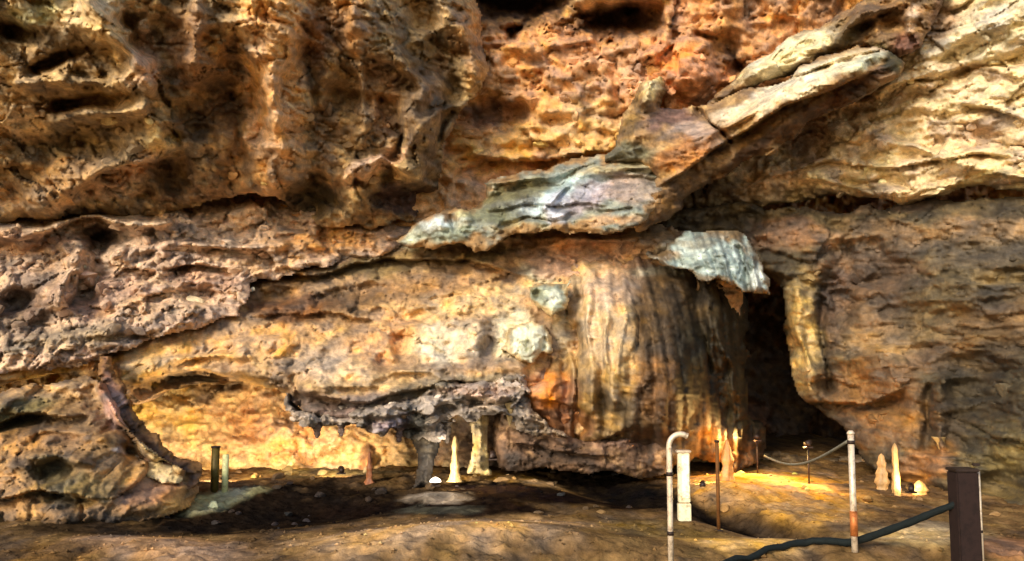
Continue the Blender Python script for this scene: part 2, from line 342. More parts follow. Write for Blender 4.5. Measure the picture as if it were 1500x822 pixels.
# --- hanging rock mass upper left
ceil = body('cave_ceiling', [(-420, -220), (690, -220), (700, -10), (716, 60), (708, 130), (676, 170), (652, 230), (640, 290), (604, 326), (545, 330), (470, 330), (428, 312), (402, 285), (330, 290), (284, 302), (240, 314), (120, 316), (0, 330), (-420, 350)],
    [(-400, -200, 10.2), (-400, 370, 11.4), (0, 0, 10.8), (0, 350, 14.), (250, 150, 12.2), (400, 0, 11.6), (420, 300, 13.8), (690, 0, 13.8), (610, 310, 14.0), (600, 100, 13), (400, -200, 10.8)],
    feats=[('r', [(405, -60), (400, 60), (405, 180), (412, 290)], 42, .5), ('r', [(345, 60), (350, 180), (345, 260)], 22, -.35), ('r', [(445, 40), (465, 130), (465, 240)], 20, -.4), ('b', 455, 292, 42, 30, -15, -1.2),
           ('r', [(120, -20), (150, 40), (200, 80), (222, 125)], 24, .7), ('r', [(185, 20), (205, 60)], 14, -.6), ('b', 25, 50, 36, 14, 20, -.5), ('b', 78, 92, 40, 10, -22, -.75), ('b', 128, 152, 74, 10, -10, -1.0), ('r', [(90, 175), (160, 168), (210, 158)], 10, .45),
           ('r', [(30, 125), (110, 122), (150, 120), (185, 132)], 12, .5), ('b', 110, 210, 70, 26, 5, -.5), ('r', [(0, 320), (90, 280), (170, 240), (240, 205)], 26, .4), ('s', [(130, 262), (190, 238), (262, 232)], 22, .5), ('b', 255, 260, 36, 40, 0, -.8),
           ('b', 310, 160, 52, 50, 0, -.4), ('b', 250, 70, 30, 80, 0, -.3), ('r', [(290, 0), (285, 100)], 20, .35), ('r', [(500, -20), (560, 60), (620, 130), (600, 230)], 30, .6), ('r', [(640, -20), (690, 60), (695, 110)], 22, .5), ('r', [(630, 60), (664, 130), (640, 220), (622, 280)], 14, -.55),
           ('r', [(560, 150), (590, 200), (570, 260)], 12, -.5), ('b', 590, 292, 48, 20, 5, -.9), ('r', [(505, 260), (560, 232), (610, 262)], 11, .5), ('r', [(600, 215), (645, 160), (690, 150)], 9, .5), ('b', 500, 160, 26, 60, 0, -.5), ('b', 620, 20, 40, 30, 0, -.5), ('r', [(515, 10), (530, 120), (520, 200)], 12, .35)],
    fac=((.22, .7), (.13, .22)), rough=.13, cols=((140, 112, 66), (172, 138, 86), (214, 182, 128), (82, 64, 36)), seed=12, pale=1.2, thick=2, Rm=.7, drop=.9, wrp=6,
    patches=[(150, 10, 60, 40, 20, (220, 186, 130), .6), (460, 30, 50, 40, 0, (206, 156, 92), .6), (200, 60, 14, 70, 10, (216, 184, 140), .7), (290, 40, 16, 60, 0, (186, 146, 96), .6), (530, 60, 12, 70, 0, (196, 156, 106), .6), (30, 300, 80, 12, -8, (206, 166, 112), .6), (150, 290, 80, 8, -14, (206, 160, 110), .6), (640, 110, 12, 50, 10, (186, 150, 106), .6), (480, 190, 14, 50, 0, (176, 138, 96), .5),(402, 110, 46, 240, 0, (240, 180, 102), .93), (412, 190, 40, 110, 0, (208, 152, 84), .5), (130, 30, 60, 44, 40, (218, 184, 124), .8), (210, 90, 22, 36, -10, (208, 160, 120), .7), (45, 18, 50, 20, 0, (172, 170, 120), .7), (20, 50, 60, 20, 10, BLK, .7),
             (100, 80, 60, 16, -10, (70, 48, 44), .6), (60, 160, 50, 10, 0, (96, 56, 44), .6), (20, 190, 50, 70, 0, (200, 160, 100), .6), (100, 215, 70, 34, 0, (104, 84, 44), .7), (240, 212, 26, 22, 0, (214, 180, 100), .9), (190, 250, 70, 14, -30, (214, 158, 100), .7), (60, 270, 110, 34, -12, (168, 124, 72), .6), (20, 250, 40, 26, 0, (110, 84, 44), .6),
             (255, 255, 44, 40, 0, (94, 68, 40), .7), (320, 120, 54, 80, 0, (124, 86, 44), .6), (310, 170, 50, 40, 0, (84, 58, 32), .7), (270, 60, 30, 60, 0, (146, 98, 54), .6), (500, 90, 50, 120, 0, (116, 84, 44), .6), (460, 60, 26, 36, 0, (110, 64, 40), .6), (450, 290, 50, 34, 0, (70, 62, 44), .9), (590, 292, 60, 22, 0, (76, 52, 52), .9),  # dark patches over the hollows paint their shade
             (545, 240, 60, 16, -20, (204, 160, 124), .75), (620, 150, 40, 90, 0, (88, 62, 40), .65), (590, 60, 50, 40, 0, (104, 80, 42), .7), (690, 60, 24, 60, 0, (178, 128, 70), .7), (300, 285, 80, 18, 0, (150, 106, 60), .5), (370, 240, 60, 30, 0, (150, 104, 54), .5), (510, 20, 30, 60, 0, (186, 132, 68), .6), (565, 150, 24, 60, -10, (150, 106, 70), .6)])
tag(ceil, 'hanging brown rock mass of the cave ceiling at upper left', kind='structure')

# --- rubble slope left
rub = body('rubble_slope', [(-420, 300), (0, 320), (120, 300), (250, 290), (340, 280), (430, 290), (520, 315), (610, 325), (622, 352), (560, 385), (450, 398), (370, 415), (356, 470), (262, 485), (180, 520), (90, 538), (0, 550), (-420, 560)],
    [(-400, 300, 14), (-400, 550, 11.4), (0, 330, 14.3), (0, 540, 12.), (300, 300, 15), (250, 480, 12.8), (600, 340, 15), (370, 420, 13.6), (150, 400, 13.4)],
    feats=[('r', [(-40, 345), (40, 338), (120, 322), (180, 320), (240, 328)], 9, 1.0), ('b', 140, 348, 34, 10, 0, -.7), ('b', 146, 362, 14, 12, 10, -.6), ('r', [(150, 380), (145, 420), (120, 450)], 12, -.4), ('r', [(110, 370), (95, 400), (80, 440)], 14, .5), ('b', 20, 440, 34, 20, 10, -.6), ('b', 60, 470, 40, 14, -10, -.4),
           ('r', [(170, 372), (260, 362), (360, 368), (420, 362)], 8, .4), ('s', [(230, 395), (300, 390), (360, 400)], 12, .5), ('b', 272, 402, 14, 9, 0, -.5), ('r', [(240, 340), (300, 330), (390, 300)], 14, .3), ('b', 130, 430, 20, 14, 0, -.5), ('b', 290, 430, 22, 10, 0, -.4), ('b', 180, 490, 60, 8, -8, -.3)],
    fac=((.3, .6), (.16, .2)), rough=.13, strata=(.12, .4, .05), cols=((194, 156, 124), (204, 168, 132), (234, 202, 164), (98, 70, 54)), seed=44, pale=1.08, thick=1.2, Rm=.4, drop=.4,
    patches=[(110, 330, 130, 10, -4, (236, 196, 146), .85), (146, 352, 34, 20, 0, (60, 36, 22), .8), (60, 375, 70, 22, 0, (200, 156, 108), .6), (350, 330, 90, 30, -8, (214, 174, 130), .75), (480, 352, 90, 22, 0, (222, 160, 76), .9), (400, 380, 60, 10, -4, (226, 176, 112), .7), (30, 455, 60, 36, 0, (84, 70, 58), .75), (60, 430, 40, 40, 0, (110, 84, 70), .5),  # dark patch in the hole paints its shade
             (170, 440, 60, 30, 0, (160, 118, 92), .5), (90, 500, 110, 22, -6, (142, 122, 92), .8), (220, 455, 70, 20, -8, (200, 160, 112), .6), (300, 410, 50, 24, 0, (158, 114, 88), .6), (30, 355, 40, 16, 0, (180, 128, 84), .6)])
tag(rub, 'broken pinkish rubble slope under the hanging rock on the left', kind='structure')

# --- central mound with yellow shelf
mound = body('flowstone_mound', [(-420, 528), (0, 524), (90, 518), (170, 512), (250, 478), (340, 432), (362, 408), (450, 386), (560, 360), (620, 342), (760, 326), (930, 320), (990, 338), (1060, 362), (1096, 388), (1092, 440), (1080, 520), (1060, 600), (1000, 640), (860, 650), (790, 610), (740, 575), (660, 580), (600, 615), (520, 622), (450, 612), (420, 585), (360, 566), (300, 562), (240, 580), (196, 596), (178, 566), (150, 545), (80, 548), (0, 566), (-420, 600)],
    [(-400, 560, 11), (0, 530, 12.6), (0, 560, 12.1), (200, 510, 13.), (200, 580, 12.4), (360, 410, 14.2), (420, 560, 12.3), (560, 370, 14.8), (600, 480, 13.1), (600, 600, 12.), (760, 330, 14.6), (760, 480, 12.9), (930, 325, 14), (1060, 370, 13.2), (960, 600, 12.8), (1080, 500, 13.7)],
    feats=[('s', [(150, 545), (200, 560), (300, 545), (380, 560), (430, 590)], 14, .3), ('r', [(190, 535), (300, 525), (420, 505)], 12, .3), ('s', [(350, 410), (450, 400), (560, 378), (700, 380), (780, 400)], 15, .55), ('s', [(360, 470), (460, 460), (560, 470)], 12, .3), ('r', [(210, 572), (280, 558), (340, 558), (420, 578)], 11, -.55),
           ('r', [(440, 560), (560, 545), (660, 545), (760, 540)], 14, .25), ('b', 590, 510, 12, 20, 0, -.35), ('b', 565, 530, 10, 10, 0, -.3), ('r', [(600, 345), (720, 352), (780, 340)], 10, .3), ('b', 690, 500, 26, 30, 0, .25), ('b', 715, 505, 12, 34, 0, -.3),
           ('s', [(430, 575), (540, 588), (620, 570), (760, 560)], 16, .5), ('b', 400, 440, 40, 14, -10, -.35), ('b', 520, 430, 50, 10, -8, -.3), ('b', 600, 470, 40, 10, -8, -.2), ('r', [(800, 350), (900, 345), (980, 362)], 12, .3), ('r', [(430, 555), (440, 590)], 7, -.4)],
    fac=((.14, .8), (.08, .2)), rough=.09, strata=(.1, .35, .12), cols=((176, 136, 86), (188, 142, 84), (222, 186, 130), (104, 72, 42)), seed=57, thick=1.3, Rm=.35, drop=.5, mat=M_ROCK,
    patches=[(640, 348, 60, 12, -10, (168, 182, 170), .85), (740, 345, 50, 8, -5, (150, 156, 138), .7), (790, 400, 34, 16, 0, (160, 162, 138), .7), (745, 490, 34, 34, 0, (222, 212, 172), .8), (820, 470, 20, 50, 0, (176, 160, 120), .6), (540, 590, 110, 14, -3, (132, 112, 98), .9), (700, 560, 70, 10, -4, (124, 112, 92), .8), (1020, 368, 60, 14, 0, (150, 158, 148), .8),(230, 520, 230, 22, -5, (240, 184, 84), .95), (60, 545, 120, 13, 3, (244, 190, 92), .95), (370, 500, 110, 20, -10, (226, 166, 84), .85), (290, 562, 120, 15, 2, (116, 84, 34), .95), (380, 585, 50, 16, 15, (104, 88, 58), .8), (400, 425, 60, 34, -10, (152, 104, 44), .8), (460, 400, 100, 12, -12, (110, 88, 50), .85), (560, 385, 80, 16, -6, (124, 104, 64), .85), (690, 375, 70, 14, 0, (98, 84, 48), .8),  # gold shelf patches paint the yellow light falling there
             (500, 445, 120, 24, -8, (122, 90, 54), .9), (420, 450, 70, 22, 0, (116, 74, 38), .85), (620, 415, 110, 22, -6, (146, 110, 70), .85), (400, 412, 60, 20, -10, (130, 92, 42), .85), (700, 440, 90, 20, -8, (232, 190, 116), .7), (560, 500, 60, 24, -10, (232, 166, 86), .7), (480, 535, 60, 26, 0, (220, 182, 136), .75), (650, 505, 56, 34, 0, (240, 216, 168), .9), (690, 500, 36, 34, 0, (220, 190, 146), .8), (718, 505, 14, 36, 0, (146, 124, 104), .8),
             (560, 560, 120, 14, -4, (214, 172, 104), .7), (640, 575, 100, 18, -10, (134, 118, 90), .85), (470, 600, 60, 24, 8, (112, 90, 76), .85), (560, 605, 90, 16, 0, (140, 112, 100), .8), (850, 355, 90, 22, 0, (206, 150, 106), .75), (820, 385, 60, 18, 0, (188, 144, 116), .7), (960, 345, 60, 16, 0, (158, 128, 90), .7), (700, 350, 120, 12, 0, (184, 162, 118), .8), (600, 355, 50, 10, 0, (170, 166, 134), .7),
             (800, 590, 50, 50, 0, (176, 100, 30), .9), (150, 540, 20, 30, 0, (150, 92, 58), .6)])
tag(mound, 'broad tan flowstone mound with a golden shelf running to the left', 'rock mound')

# --- ribbed flowstone column in the middle
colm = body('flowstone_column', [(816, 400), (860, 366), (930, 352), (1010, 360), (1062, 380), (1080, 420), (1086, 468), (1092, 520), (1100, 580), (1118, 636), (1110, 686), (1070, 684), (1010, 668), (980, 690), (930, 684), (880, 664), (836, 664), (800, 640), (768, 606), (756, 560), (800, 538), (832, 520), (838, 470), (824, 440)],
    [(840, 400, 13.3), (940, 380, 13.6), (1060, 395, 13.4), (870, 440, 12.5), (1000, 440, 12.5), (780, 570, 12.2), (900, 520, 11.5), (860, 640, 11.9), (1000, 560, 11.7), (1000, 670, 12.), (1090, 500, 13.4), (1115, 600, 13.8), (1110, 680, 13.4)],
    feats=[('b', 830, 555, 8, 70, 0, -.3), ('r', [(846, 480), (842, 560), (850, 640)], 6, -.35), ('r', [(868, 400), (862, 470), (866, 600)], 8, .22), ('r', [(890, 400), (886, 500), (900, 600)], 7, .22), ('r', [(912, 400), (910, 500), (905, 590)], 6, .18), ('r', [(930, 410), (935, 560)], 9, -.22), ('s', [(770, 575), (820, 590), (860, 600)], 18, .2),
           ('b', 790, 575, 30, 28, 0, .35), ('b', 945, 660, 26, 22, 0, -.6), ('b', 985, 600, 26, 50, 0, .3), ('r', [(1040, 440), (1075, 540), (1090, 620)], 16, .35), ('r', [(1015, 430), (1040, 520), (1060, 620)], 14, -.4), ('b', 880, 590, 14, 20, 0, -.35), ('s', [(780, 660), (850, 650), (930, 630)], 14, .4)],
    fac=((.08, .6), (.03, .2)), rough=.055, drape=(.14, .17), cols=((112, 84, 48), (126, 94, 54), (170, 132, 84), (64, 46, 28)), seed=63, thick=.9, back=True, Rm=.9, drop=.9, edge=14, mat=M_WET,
    patches=[(880, 470, 52, 100, 0, (222, 184, 124), .85), (860, 430, 30, 50, 0, (222, 186, 128), .6), (900, 376, 110, 18, 0, (188, 148, 112), .8), (1000, 400, 50, 16, 0, (120, 100, 74), .8), (895, 420, 40, 30, 0, (200, 160, 130), .6), (968, 500, 40, 120, 0, (84, 62, 36), .9), (880, 590, 50, 60, 0, (170, 132, 60), .7), (1030, 500, 74, 150, 0, (42, 33, 20), .97), (1050, 520, 50, 120, -6, (52, 42, 26), .9), (960, 395, 50, 12, 0, (150, 150, 132), .6), (1050, 470, 50, 80, 10, (72, 62, 38), .9), (1090, 540, 46, 130, -8, (40, 32, 22), .95), (1010, 440, 44, 50, 0, (70, 54, 34), .8), (960, 470, 22, 80, 0, (92, 70, 42), .8),  # dark right-half patches and pale left one paint light from the left
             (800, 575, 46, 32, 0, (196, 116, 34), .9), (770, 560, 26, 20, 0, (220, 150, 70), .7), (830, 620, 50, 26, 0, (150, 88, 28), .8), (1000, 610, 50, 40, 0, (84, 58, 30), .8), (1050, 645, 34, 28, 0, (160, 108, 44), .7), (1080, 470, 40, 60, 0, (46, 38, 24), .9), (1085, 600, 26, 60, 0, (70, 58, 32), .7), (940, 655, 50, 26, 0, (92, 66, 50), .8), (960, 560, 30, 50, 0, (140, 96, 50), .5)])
tag(colm, 'massive brown flowstone column with vertical ribs in the middle of the chamber', 'flowstone column')

# --- blue grey calcite cap above the column
cap = body('calcite_cap', [(952, 372), (975, 356), (1010, 346), (1066, 344), (1104, 360), (1124, 396), (1124, 436), (1092, 436), (1066, 414), (1030, 402), (984, 398)],
    [(960, 380, 12.9), (1040, 350, 13), (1040, 395, 12.3), (1110, 400, 12.6), (1110, 430, 12.5)],
    feats=[('b', 1050, 370, 24, 14, 20, .2), ('r', [(1084, 366), (1092, 400), (1094, 430)], 5, -.2), ('r', [(1104, 380), (1108, 430)], 5, .18)], fac=((.08, .4), (.05, .12)), rough=.06, drape=(.12, .12), cols=((104, 122, 118), (136, 154, 150), (206, 216, 208), (60, 70, 64)), seed=71, thick=.5, back=True, Rm=.15, drop=.22, mat=M_CALC, step=2,
    patches=[(1105, 412, 10, 24, 0, (206, 214, 204), .8), (970, 376, 20, 10, 0, (146, 116, 82), .8), (1060, 346, 50, 5, 0, (124, 100, 72), .7), (1000, 385, 30, 12, 0, (90, 100, 90), .6), (1010, 358, 34, 8, 0, (120, 100, 66), .5)], edge=13, rim=((112, 90, 60), 12, .85))
tag(cap, 'blue grey ribbed calcite cap draped over the shoulder of the brown column', 'calcite formation')

# --- fallen slab: three bodies
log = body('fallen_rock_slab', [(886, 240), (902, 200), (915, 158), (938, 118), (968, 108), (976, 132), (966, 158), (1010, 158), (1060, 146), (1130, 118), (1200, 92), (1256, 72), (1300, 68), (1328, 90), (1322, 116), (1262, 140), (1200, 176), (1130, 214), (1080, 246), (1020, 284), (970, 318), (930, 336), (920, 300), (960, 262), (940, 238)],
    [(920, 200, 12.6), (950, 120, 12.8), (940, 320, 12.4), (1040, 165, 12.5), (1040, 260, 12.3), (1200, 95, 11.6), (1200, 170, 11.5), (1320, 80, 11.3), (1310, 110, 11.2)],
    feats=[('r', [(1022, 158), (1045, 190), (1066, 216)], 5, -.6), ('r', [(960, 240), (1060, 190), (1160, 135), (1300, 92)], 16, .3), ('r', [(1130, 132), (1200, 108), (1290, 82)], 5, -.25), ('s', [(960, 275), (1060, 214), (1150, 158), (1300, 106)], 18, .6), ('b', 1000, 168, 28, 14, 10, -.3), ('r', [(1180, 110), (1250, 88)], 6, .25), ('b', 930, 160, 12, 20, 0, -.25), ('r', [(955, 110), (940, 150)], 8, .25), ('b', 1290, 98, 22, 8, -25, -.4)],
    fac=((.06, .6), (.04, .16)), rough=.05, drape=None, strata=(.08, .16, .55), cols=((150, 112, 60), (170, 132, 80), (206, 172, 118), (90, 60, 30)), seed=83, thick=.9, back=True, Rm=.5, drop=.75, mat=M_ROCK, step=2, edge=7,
    patches=[(1060, 258, 130, 13, -37, (84, 56, 26), .95), (1210, 165, 100, 14, -31, (84, 58, 32), .95), (1170, 122, 110, 15, -25, (238, 218, 172), .97), (1080, 165, 60, 16, -25, (226, 198, 150), .95), (1040, 195, 30, 26, 20, (176, 138, 92), .7), (960, 118, 14, 22, 10, (232, 206, 130), .9), (925, 175, 14, 30, 10, (112, 84, 32), .8), (985, 172, 40, 16, 10, (92, 66, 66), .85), (920, 220, 40, 20, 0, (108, 108, 84), .9), (1000, 225, 60, 20, -25, (166, 104, 40), .8), (1010, 195, 34, 10, 0, (180, 150, 130), .7),  # dark lower-edge patches paint the underside's shade into the colour
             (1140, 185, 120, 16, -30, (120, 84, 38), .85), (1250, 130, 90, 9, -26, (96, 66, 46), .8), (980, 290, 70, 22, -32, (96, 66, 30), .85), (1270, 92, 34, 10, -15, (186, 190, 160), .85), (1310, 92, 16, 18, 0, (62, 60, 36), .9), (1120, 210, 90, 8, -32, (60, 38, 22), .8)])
tag(log, 'long leaning rock slab with a pale cream top and a dark crack across it', 'rock slab')
blade = body('fallen_rock_slab', [(1030, 160), (1048, 136), (1100, 92), (1150, 62), (1204, 36), (1226, 20), (1262, -2), (1310, -20), (1392, -24), (1372, 30), (1350, 70), (1318, 86), (1270, 62), (1226, 76), (1190, 98), (1110, 128), (1060, 152)],
    [(1040, 155, 13.2), (1150, 80, 12.6), (1150, 110, 12.5), (1300, -10, 12.), (1300, 60, 11.9), (1390, -20, 11.9)],
    feats=[('r', [(1225, 60), (1260, 20), (1320, 5)], 10, .35), ('b', 1265, 40, 26, 10, -35, -.45), ('b', 1305, 30, 24, 14, 0, -.35), ('r', [(1100, 112), (1200, 70)], 12, .25), ('r', [(1060, 150), (1150, 118), (1230, 86)], 6, -.3), ('r', [(1330, 0), (1334, 40)], 8, .2), ('b', 1282, 72, 20, 12, 0, .2)],
    fac=((.1, .5), (.07, .17)), rough=.07, strata=(.08, .2, .5), cols=((126, 96, 50), (140, 104, 60), (186, 146, 96), (80, 56, 26)), seed=91, thick=.8, back=True, Rm=.3, drop=.45, step=2, edge=4,
    patches=[(1155, 76, 70, 26, -25, (246, 228, 172), .98), (1100, 130, 60, 9, -22, (108, 86, 44), .8), (1240, 60, 40, 12, -40, (104, 84, 36), .85), (1285, 78, 22, 16, 0, (96, 88, 46), .85), (1245, 80, 30, 9, -18, (206, 186, 150), .8), (1300, 20, 50, 22, 0, (120, 84, 46), .7), (1335, 30, 10, 26, 0, (226, 190, 150), .8), (1335, 70, 26, 20, 0, (120, 70, 56), .8), (1380, 30, 16, 40, 0, (120, 84, 66), .7)])
tag(blade, 'upper rock blade with a bright cream face lying behind the long leaning slab', 'rock slab')
gslab = body('grey_rock_slab', [(574, 352), (612, 322), (640, 306), (690, 306), (706, 282), (726, 262), (790, 248), (880, 226), (960, 234), (982, 262), (962, 300), (930, 328), (880, 336), (800, 340), (730, 356), (660, 364), (600, 366)],
    [(590, 350, 13.6), (700, 300, 13.3), (700, 350, 12.9), (880, 232, 13.3), (880, 330, 12.4), (960, 250, 12.9), (950, 310, 12.3)],
    feats=[('r', [(700, 300), (770, 272), (870, 262), (960, 262)], 12, -.2), ('r', [(800, 305), (830, 270), (880, 250), (950, 245)], 10, .25), ('s', [(700, 315), (800, 300), (900, 300)], 12, .2), ('b', 680, 318, 12, 14, 0, .25), ('b', 640, 328, 22, 14, 0, .3), ('b', 662, 326, 6, 16, 0, -.3), ('r', [(720, 268), (800, 252), (870, 236)], 6, .2), ('r', [(740, 330), (850, 318), (930, 305)], 6, -.2)],
    fac=((.08, .7), (.05, .16)), rough=.06, strata=(.07, .16, .25), cols=((116, 118, 100), (132, 138, 124), (180, 178, 158), (74, 70, 48)), seed=97, thick=.8, back=True, Rm=.3, drop=.45, step=2, edge=9, rim=((150, 116, 74), 14, .9),
    patches=[(790, 300, 40, 12, -20, (186, 206, 214), .8),(640, 326, 24, 18, 0, (216, 232, 230), .9), (686, 310, 20, 16, -20, (220, 214, 150), .85), (750, 280, 60, 16, -15, (110, 104, 64), .85), (840, 275, 46, 24, -10, (176, 204, 206), .8), (870, 290, 70, 22, -10, (146, 134, 146), .8), (820, 300, 16, 24, 20, (200, 204, 220), .7), (900, 250, 70, 10, -3, (170, 154, 112), .85), (930, 285, 50, 24, 0, (150, 128, 112), .8), (720, 320, 50, 14, -5, (108, 110, 78), .8), (800, 330, 90, 8, -4, (168, 152, 108), .8), (650, 352, 80, 10, 0, (130, 140, 122), .8), (600, 350, 26, 12, 0, (196, 204, 176), .8), (880, 330, 60, 7, -3, (196, 144, 84), .7)])
tag(gslab, 'blue grey rock slab leaning below the brown log shaped slab', 'rock slab')

# --- white calcite lumps left of the column
cal = body('white_calcite_lump', [(742, 480), (752, 468), (780, 462), (806, 468), (816, 490), (812, 512), (796, 518), (784, 532), (766, 530), (752, 520), (738, 512)],
    [(745, 490, 12.5), (775, 465, 12.5), (780, 500, 12.), (810, 500, 12.3), (778, 528, 12.1)], feats=[('r', [(772, 468), (768, 520)], 3, -.15), ('r', [(795, 470), (792, 514)], 4, -.12), ('b', 783, 480, 10, 14, 0, .12), ('b', 780, 515, 10, 12, 0, .12)],
    fac=((.06, .16), (.04, .07)), rough=.04, drape=(.05, .12), cols=((190, 190, 158), (214, 210, 176), (240, 238, 206), (140, 132, 96)), seed=101, thick=.35, back=True, Rm=.2, drop=.3, mat=M_CALC, step=2, edge=9, rim=((196, 168, 120), 9, .9), patches=[(765, 478, 14, 12, 0, (244, 240, 196), .9)])
tag(cal, 'rounded white calcite lump low on the mound beside the ribbed column', 'calcite formation')
cal2 = body('grey_calcite_lump', [(776, 420), (786, 410), (812, 406), (834, 414), (836, 440), (830, 454), (808, 460), (796, 448), (780, 440)],
    [(780, 420, 12.5), (830, 415, 12.5), (810, 435, 12.1), (815, 455, 12.2)], feats=[('b', 822, 421, 6, 5, 0, -.3), ('b', 788, 432, 8, 8, 0, -.25)],
    fac=((.06, .16), (.04, .07)), rough=.04, cols=((158, 166, 138), (174, 180, 152), (216, 216, 188), (110, 104, 66)), seed=103, thick=.35, back=True, Rm=.2, drop=.3, mat=M_CALC, step=2, edge=9, rim=((180, 150, 100), 9, .9), patches=[(785, 430, 10, 10, 0, (104, 100, 54), .8), (824, 438, 12, 12, 0, (214, 214, 184), .8)])
tag(cal2, 'pale green grey calcite knob above the white calcite lump', 'calcite formation')

# --- overhanging ledge, purple grey
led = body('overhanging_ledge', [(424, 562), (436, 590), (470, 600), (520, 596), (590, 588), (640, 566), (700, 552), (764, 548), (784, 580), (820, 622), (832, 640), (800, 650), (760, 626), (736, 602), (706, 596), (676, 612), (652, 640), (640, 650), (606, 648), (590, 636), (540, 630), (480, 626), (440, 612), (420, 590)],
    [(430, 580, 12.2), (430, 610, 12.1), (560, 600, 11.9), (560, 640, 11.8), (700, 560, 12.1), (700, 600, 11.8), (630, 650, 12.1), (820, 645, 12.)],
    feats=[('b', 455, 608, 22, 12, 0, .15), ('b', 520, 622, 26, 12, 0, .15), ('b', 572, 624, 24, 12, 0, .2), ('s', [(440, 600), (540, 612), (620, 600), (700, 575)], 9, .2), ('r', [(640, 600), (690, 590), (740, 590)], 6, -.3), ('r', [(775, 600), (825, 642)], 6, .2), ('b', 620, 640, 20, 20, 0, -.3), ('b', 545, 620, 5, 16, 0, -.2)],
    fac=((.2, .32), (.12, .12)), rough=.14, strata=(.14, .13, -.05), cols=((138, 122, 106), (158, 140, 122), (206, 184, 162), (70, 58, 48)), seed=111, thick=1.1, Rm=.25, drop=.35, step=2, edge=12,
    patches=[(610, 630, 30, 30, 0, (44, 46, 40), .85), (700, 575, 60, 12, -4, (176, 142, 120), .7), (570, 622, 30, 10, 0, (168, 144, 156), .7), (600, 575, 80, 10, -8, (138, 126, 98), .6), (800, 630, 40, 26, 30, (160, 132, 96), .6), (730, 610, 26, 10, 0, (50, 40, 30), .8), (620, 600, 20, 12, 0, (200, 176, 152), .7)])  # near-black patches paint the shade of the recesses under the ledge
tag(led, 'purple grey overhanging ledge of broken rock above the lit hollow', 'rock ledge')

# --- lit hollow wall behind
hol = body('cave_wall', [(140, 545), (430, 540), (680, 560), (900, 600), (1000, 640), (1090, 668), (1140, 660), (1200, 672), (1280, 664), (1330, 690), (1330, 760), (140, 760)],
    [(150, 560, 14.2), (150, 740, 13.2), (400, 600, 14.6), (640, 600, 14.6), (650, 700, 14.2), (900, 650, 14.8), (1240, 620, 15.4), (1200, 740, 15)],
    feats=[('b', 420, 640, 26, 30, 0, .2), ('b', 320, 620, 20, 30, 0, -.2), ('s', [(200, 605), (300, 600), (380, 620)], 10, .2), ('b', 540, 672, 8, 20, 0, .25), ('b', 590, 660, 26, 20, 0, .25)],
    fac=((.18, .6), (.1, .2)), rough=.11, strata=(.1, .3, .03), cols=((226, 176, 110), (236, 190, 122), (248, 218, 158), (186, 126, 68)), seed=121, thick=.6, Rm=.3, drop=.3, edge=0,
    patches=[(400, 690, 260, 8, 0, (150, 112, 66), .8), (300, 560, 160, 22, 0, (120, 86, 40), .8), (230, 610, 60, 40, 0, (246, 200, 84), .8), (600, 668, 24, 22, 0, (216, 172, 92), .8), (420, 640, 60, 34, 0, (226, 158, 80), .7), (360, 620, 22, 30, 0, (190, 128, 66), .6), (541, 670, 8, 26, 0, (150, 88, 50), .8), (760, 650, 100, 60, 0, (110, 72, 44), .9), (900, 680, 70, 30, 0, (80, 56, 40), .9), (1180, 650, 80, 30, 0, (60, 44, 26), .9), (350, 690, 200, 10, 0, (150, 116, 60), .6)])
tag(hol, 'golden wall at the back of the lit hollow on the left', kind='structure')

# --- masses under the column
low = body('dark_rock_shoulder', [(716, 640), (724, 606), (760, 600), (800, 620), (850, 640), (900, 640), (960, 630), (985, 650), (988, 690), (940, 700), (860, 690), (790, 690), (730, 684)],
    [(720, 650, 12.6), (800, 640, 12.2), (900, 650, 12.), (980, 660, 12.2), (850, 685, 12.)],
    feats=[('s', [(740, 640), (820, 660), (900, 670)], 10, .3), ('b', 900, 650, 14, 14, 0, .2), ('b', 940, 655, 10, 12, 0, -.3), ('r', [(780, 625), (830, 650)], 5, .15)],
    fac=((.12, .4), (.06, .14)), rough=.08, cols=((110, 78, 50), (130, 94, 62), (176, 140, 100), (58, 38, 24)), seed=131, thick=1, Rm=.25, drop=.3, step=2, edge=5,
    patches=[(770, 625, 40, 14, 0, (120, 96, 58), .6), (920, 645, 50, 16, 0, (120, 92, 80), .7), (800, 680, 80, 10, 0, (60, 42, 26), .8)])
tag(low, 'low dark brown shoulder of rock at the foot of the ribbed column', 'rock')
pil = body('stone_pillar', [(600, 640), (612, 630), (636, 630), (646, 642), (636, 676), (634, 704), (644, 716), (602, 716), (610, 698), (610, 670)],
    [(600, 650, 12.4), (640, 650, 12.4), (622, 690, 12.2), (645, 710, 12.2)], fac=((.06, .3), (.03, .1)), rough=.06, drape=(.06, .12), cols=((52, 44, 36), (60, 52, 40), (92, 80, 62), (30, 22, 18)), seed=137, thick=.4, back=True, Rm=.25, drop=.3, step=2, edge=3)
tag(pil, 'dark stone pillar reaching from the overhanging ledge down to the path', 'pillar')
pil2 = body('stone_pillar', [(684, 596), (700, 590), (716, 596), (712, 640), (716, 680), (722, 694), (682, 694), (690, 650)],
    [(686, 600, 12.5), (714, 600, 12.5), (700, 660, 12.3), (715, 690, 12.3)], fac=((.05, .3), (.03, .1)), rough=.05, drape=(.07, .1), cols=((150, 126, 74), (164, 138, 84), (196, 170, 110), (92, 72, 36)), seed=139, thick=.3, back=True, Rm=.2, drop=.25, step=2, edge=3, mat=M_WET)
tag(pil2, 'slim olive stone pillar right of the dark one under the ledge', 'pillar')

